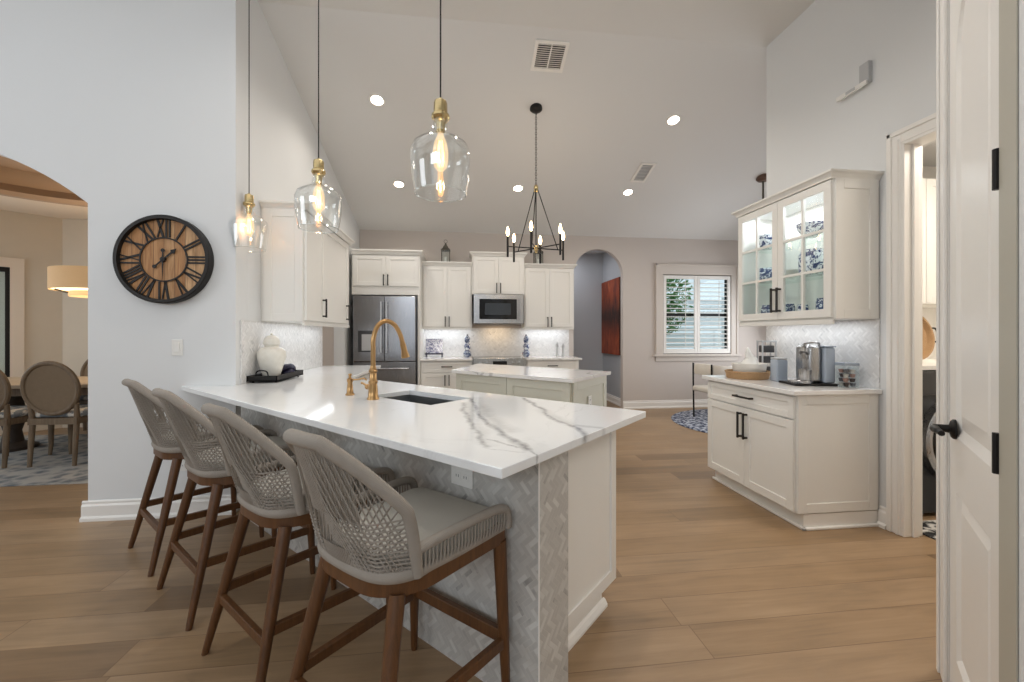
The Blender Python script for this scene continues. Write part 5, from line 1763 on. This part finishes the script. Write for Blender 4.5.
MB().box(2.7905, 2.8195, 7.148, 8.092, 0.903, 2.302).build('frame', plain('dark_frame', '#2a1a14', 0.5), pa)

# ---------------------------------------------------------------- breakfast nook
M['navy_rug'] = rug_mat('navy_rug', '#1e2740', '#2c3858', '#b9bfca', 22)
o = MB().lathe([(0, 0.0005), (1.12, 0.0005), (1.13, 0.005), (1.12, 0.011), (0, 0.011)], (0, 0, 0), 72).build('round_rug', 'navy_rug', loc=(4.18, 5.52, 0))
tag(o, 'round navy patterned rug in the breakfast nook', 'rug')
nt = root('nook_table', 'round pale table in the breakfast nook', 'table', (4.74, 5.92, 0))
MB().lathe([(0, 0.728), (0.60, 0.728), (0.61, 0.735), (0.61, 0.75), (0.60, 0.757), (0, 0.757)], (0, 0, 0), 56).build('table_top', 'trim', nt, True)
MB().lathe([(0, 0.0115), (0.30, 0.0115), (0.30, 0.03), (0.08, 0.06), (0.05, 0.14), (0.05, 0.62), (0.12, 0.727), (0, 0.727)], (0, 0, 0), 32).build('pedestal', 'trim', nt, True)
nc = root('nook_chair', 'black framed cream chair at the nook table', 'chair', (3.78, 5.88, 0.0115), R(-85))
# local: faces +y (towards the table)
for sx in (-1, 1):
    for sy in (-1, 1):
        MB().tube([(sx * 0.205, sy * 0.20, 0.0), (sx * 0.21, sy * 0.205, 0.43), (sx * 0.212, sy * 0.208, 0.56 if sy > 0 else 0.83)], 0.0125, 8).build('leg', 'black', nc, True)
M['cream'] = plain('cream_leather', '#d9d2c6', 0.5, namt=0.02)
MB().box(-0.225, 0.225, -0.22, 0.235, 0.40, 0.48, 0.025, 3).build('seat', 'cream', nc, True)
b = MB()
path = catmull([(-0.24, 0.12, 0.72), (-0.235, -0.10, 0.735), (-0.13, -0.225, 0.745), (0, -0.25, 0.75), (0.13, -0.225, 0.745), (0.235, -0.10, 0.735), (0.24, 0.12, 0.72)], 6)
b.tube(path, 0.055, 10, flat=(0.4, 1.5))
b.build('backrest', 'cream', nc, True)
nf = root('nook_fixture', 'bronze ceiling light stem over the breakfast nook', 'ceiling light', (4.092, 5.257, 0))
cz = ceil_z(5.257)
MB().lathe([(0, cz + 0.02), (0.085, cz + 0.02), (0.085, cz - 0.03), (0.06, cz - 0.055), (0, cz - 0.06)], (0, 0, 0), 24).build('ceiling_canopy', plain('bronze', '#6a5348', 0.4, 0.6), nf, True)
MB().cyl((0, 0, cz - 0.055), (0, 0, 2.35), 0.013, seg=10).build('stem', 'lantern', nf, True)
MB().lathe([(0.05, 2.35), (0.12, 2.33), (0.22, 2.24), (0.23, 2.20), (0.225, 2.20), (0.11, 2.32), (0.05, 2.34)], (0, 0, 0), 28, closed=True).build('shade', 'lantern', nf, True)

# ---------------------------------------------------------------- dining room
M['dine_rug'] = rug_mat('dining_rug', '#666b70', '#8a8b8a', '#aaa69f', 9)
o = MB().box(-5.75, -2.3, 4.0, 5.95, 0.0005, 0.010, 0.003).build('dining_rug', 'dine_rug')
tag(o, 'grey mottled rug under the dining table', 'rug')
dt = root('dining_table', 'weathered oak dining table seen through the arch', 'table', (-4.35, 5.28, 0.0105))
MB().box(-1.15, 1.15, -0.45, 0.45, 0.715, 0.755, 0.006).build('table_top', wood('pale_oak', '#9f8c74', '#c4b197', (1, 8, 8), 5, 0.5), dt)
MB().box(-1.05, 1.05, -0.38, 0.38, 0.63, 0.7145).build('apron', 'chair_wood', dt)
for sx in (-0.6, 0.6):
    MB().lathe([(0, 0), (0.20, 0), (0.20, 0.03), (0.09, 0.08), (0.07, 0.2), (0.11, 0.36), (0.08, 0.55), (0.12, 0.6295), (0, 0.6295)], (sx, 0, 0), 20).build('pedestal', plain('dark_pedestal', '#3b3027', 0.6), dt, True)
def make_dchair():
    r = root('dining_chair', 'oval back dining chair', 'chair')
    for sx in (-1, 1):
        MB().tube([(sx * 0.192, -0.235, 0.0), (sx * 0.19, -0.22, 0.25), (sx * 0.19, -0.205, 0.44), (sx * 0.20, -0.222, 0.60)], [0.018, 0.022, 0.024, 0.02], 10).build('leg', 'chair_wood', r, True)
        MB().tube([(sx * 0.20, 0.20, 0.0), (sx * 0.205, 0.205, 0.10), (sx * 0.205, 0.21, 0.43)], [0.015, 0.02, 0.027], 10).build('leg', 'chair_wood', r, True)
    MB().prism([(-0.21, -0.235), (0.21, -0.235), (0.24, 0.235), (-0.24, 0.235)], (), 0.40, 0.46).build('seat_frame', 'chair_wood', r)
    b = MB().box(-0.225, 0.225, -0.20, 0.225, 0.4605, 0.525, 0.026, 3)
    b.build('seat_cushion', 'linen', r, True)
    def oval(rx, rz, n=40):
        return [(rx * math.sin(2 * PI * k / n), -0.225 - 0.10 * ((0.76 + rz * math.cos(2 * PI * k / n)) - 0.55), 0.750 + rz * math.cos(2 * PI * k / n)) for k in range(n)]
    fr_ = MB().tube(oval(0.232, 0.245), 0.022, 8, closed=True).build('back_frame', 'chair_wood', r, True)
    b = MB()
    ov = oval(0.225, 0.238)
    va = [b.bm.verts.new((x, y - 0.006, z)) for x, y, z in ov]
    vb = [b.bm.verts.new((x, y + 0.006, z)) for x, y, z in ov]
    b.bm.faces.new(va)
    b.bm.faces.new(vb[::-1])
    for k in range(40):
        b.bm.faces.new((va[k], va[(k + 1) % 40], vb[(k + 1) % 40], vb[k]))
    b.build('cane_panel', 'cane', r)
    return r
dc = make_dchair()
DCH = [(-3.905, 4.755, 0, 'oval cane-back dining chair fully seen through the arch'), (-4.50, 4.755, 0, 'oval cane-back dining chair cut by the picture edge'),
       (-4.74, 5.92, 180, 'oval cane-back dining chair across the table, partly hidden by a nearer chair')]
for i, (x, y, a, lab) in enumerate(DCH):
    o = dc if i == 0 else copy_tree(dc)
    o.location = (x, y, 0.0115)
    o.rotation_euler.z = R(a)
    tag(o, lab, 'chair', 'dining chairs around the table')
dl = root('drum_chandelier', 'beige drum shade ceiling light over the dining table', 'chandelier', (-4.03, 5.30, -0.035))
t = NT('lit_linen')
wv = t.noise(t.scale(t.coord(), (40, 40, 40)), 6, 3)
t.set(Base_Color=t.mix(wv.outputs[0], srgb('#cdb08a'), srgb('#dcc4a2')), Roughness=0.9, Emission_Color=srgb('#d9a566'), Emission_Strength=0.28)
M['shade'] = t.m
MB().lathe([(0.45, 1.80), (0.45, 2.03), (0.445, 2.03), (0.445, 1.80)], (0, 0, 0), 48, closed=True).build('drum_shade', 'shade', dl, True)
MB().lathe([(0.30, 1.735), (0.30, 1.79), (0.295, 1.79), (0.295, 1.735)], (0, 0, 0), 40, closed=True).build('inner_shade', 'shade', dl, True)
MB().lathe([(0, 1.815), (0.44, 1.815), (0.44, 1.825), (0, 1.825)], (0, 0, 0), 40).build('diffuser', emit('diffuser_glow', '#ffe2b8', 3.0), dl)
b = MB()
for k in range(4):
    a = PI / 4 + PI / 2 * k
    b.tube([(0, 0, 1.77), (0.30 * math.cos(a), 0.30 * math.sin(a), 1.77), (0.40 * math.cos(a), 0.40 * math.sin(a), 1.80)], 0.010, 8)
b.cyl((0, 0, 1.76), (0, 0, 3.06), 0.012, seg=10)
b.lathe([(0, 3.095), (0.09, 3.095), (0.08, 3.06), (0, 3.055)], (0, 0, 0), 20)
b.build('frame', 'lantern', dl, True)
l = bpy.data.lights.new('dining_glow', 'POINT')
l.energy, l.color, l.shadow_soft_size = 8, WARM, 0.3
lo = bpy.data.objects.new('dining_glow', l)
COL.objects.link(lo)
lo.location = (-4.03, 5.3, 2.22)
l2 = bpy.data.objects.new('dining_glow_low', bpy.data.lights.new('dining_glow_low', 'POINT'))
l2.data.energy, l2.data.color, l2.data.shadow_soft_size = 5, WARM, 0.3
COL.objects.link(l2)
l2.location = (-4.03, 5.3, 1.55)

# ---------------------------------------------------------------- outdoors
M['leaf'] = plain('leaf_green', '#4f8a3a', 0.6, nscale=5, namt=0.35)
M['bark'] = plain('bark', '#6a5844', 0.9, namt=0.2)
M['lawn'] = plain('lawn', '#7c8f55', 0.95, nscale=12, namt=0.25)
M['fence'] = plain('white_fence', '#e6e9ec', 0.6, namt=0.03)
o = MB().box(-14, 14, 8.65, 22, -0.4, -0.15).build('ground_outside', 'lawn')
struct(o, 'lawn outside the shuttered window', 'ground')
def shrub(x, y, z0, r_, h_, lab, n=900, sp=0.38):
    r = root('shrub', lab, 'shrub', (x, y, z0))
    MB().tube([(0, 0, 0), (0.02, 0, h_ * 0.35), (0.0, 0.03, h_ * 0.6)], [0.05, 0.04, 0.02], 8).build('trunk', 'bark', r, True)
    b = MB()
    for k in range(n):
        while True:
            p = Vector((random.uniform(-1, 1), random.uniform(-1, 1), random.uniform(-1, 1)))
            if 0.3 < p.length < 1:
                break
        c = Vector((p.x * r_, p.y * r_, h_ * 0.62 + p.z * h_ * sp))
        u_ = Vector((random.gauss(0, 1), random.gauss(0, 1), random.gauss(0, 1))).normalized()
        v_ = u_.orthogonal().normalized()
        s_ = random.uniform(0.05, 0.09)
        w2 = u_.cross(v_) * 0.006
        vs = [b.bm.verts.new(c + d) for d in (u_ * -s_, v_ * s_ * 0.5 + w2, u_ * s_, v_ * -s_ * 0.5 - w2)]
        b.bm.faces.new(vs)
    b.build('foliage', 'leaf', r)
shrub(4.45, 8.8, -0.15, 0.6, 3.7, 'leafy green shrub outside the left window shutter', 1000, 0.24)
fn = root('garden_fence', 'white slatted fence outside the shuttered window', 'fence', (0, 0, -0.15))
b = MB()
for k in range(16):
    b.box(3.2, 9.0, 10.2, 10.23, 0.1 + 0.14 * k, 0.1 + 0.14 * k + 0.105)
b.build('slat_panel', 'fence', fn)
for x in (3.3, 5.1, 6.9, 8.7):
    MB().box(x - 0.05, x + 0.05, 10.235, 10.33, 0, 2.4).build('post', 'fence', fn)
shrub(-7.6, 7.4, -0.15, 0.9, 3.0, 'dark green shrub outside the dining window', 700)
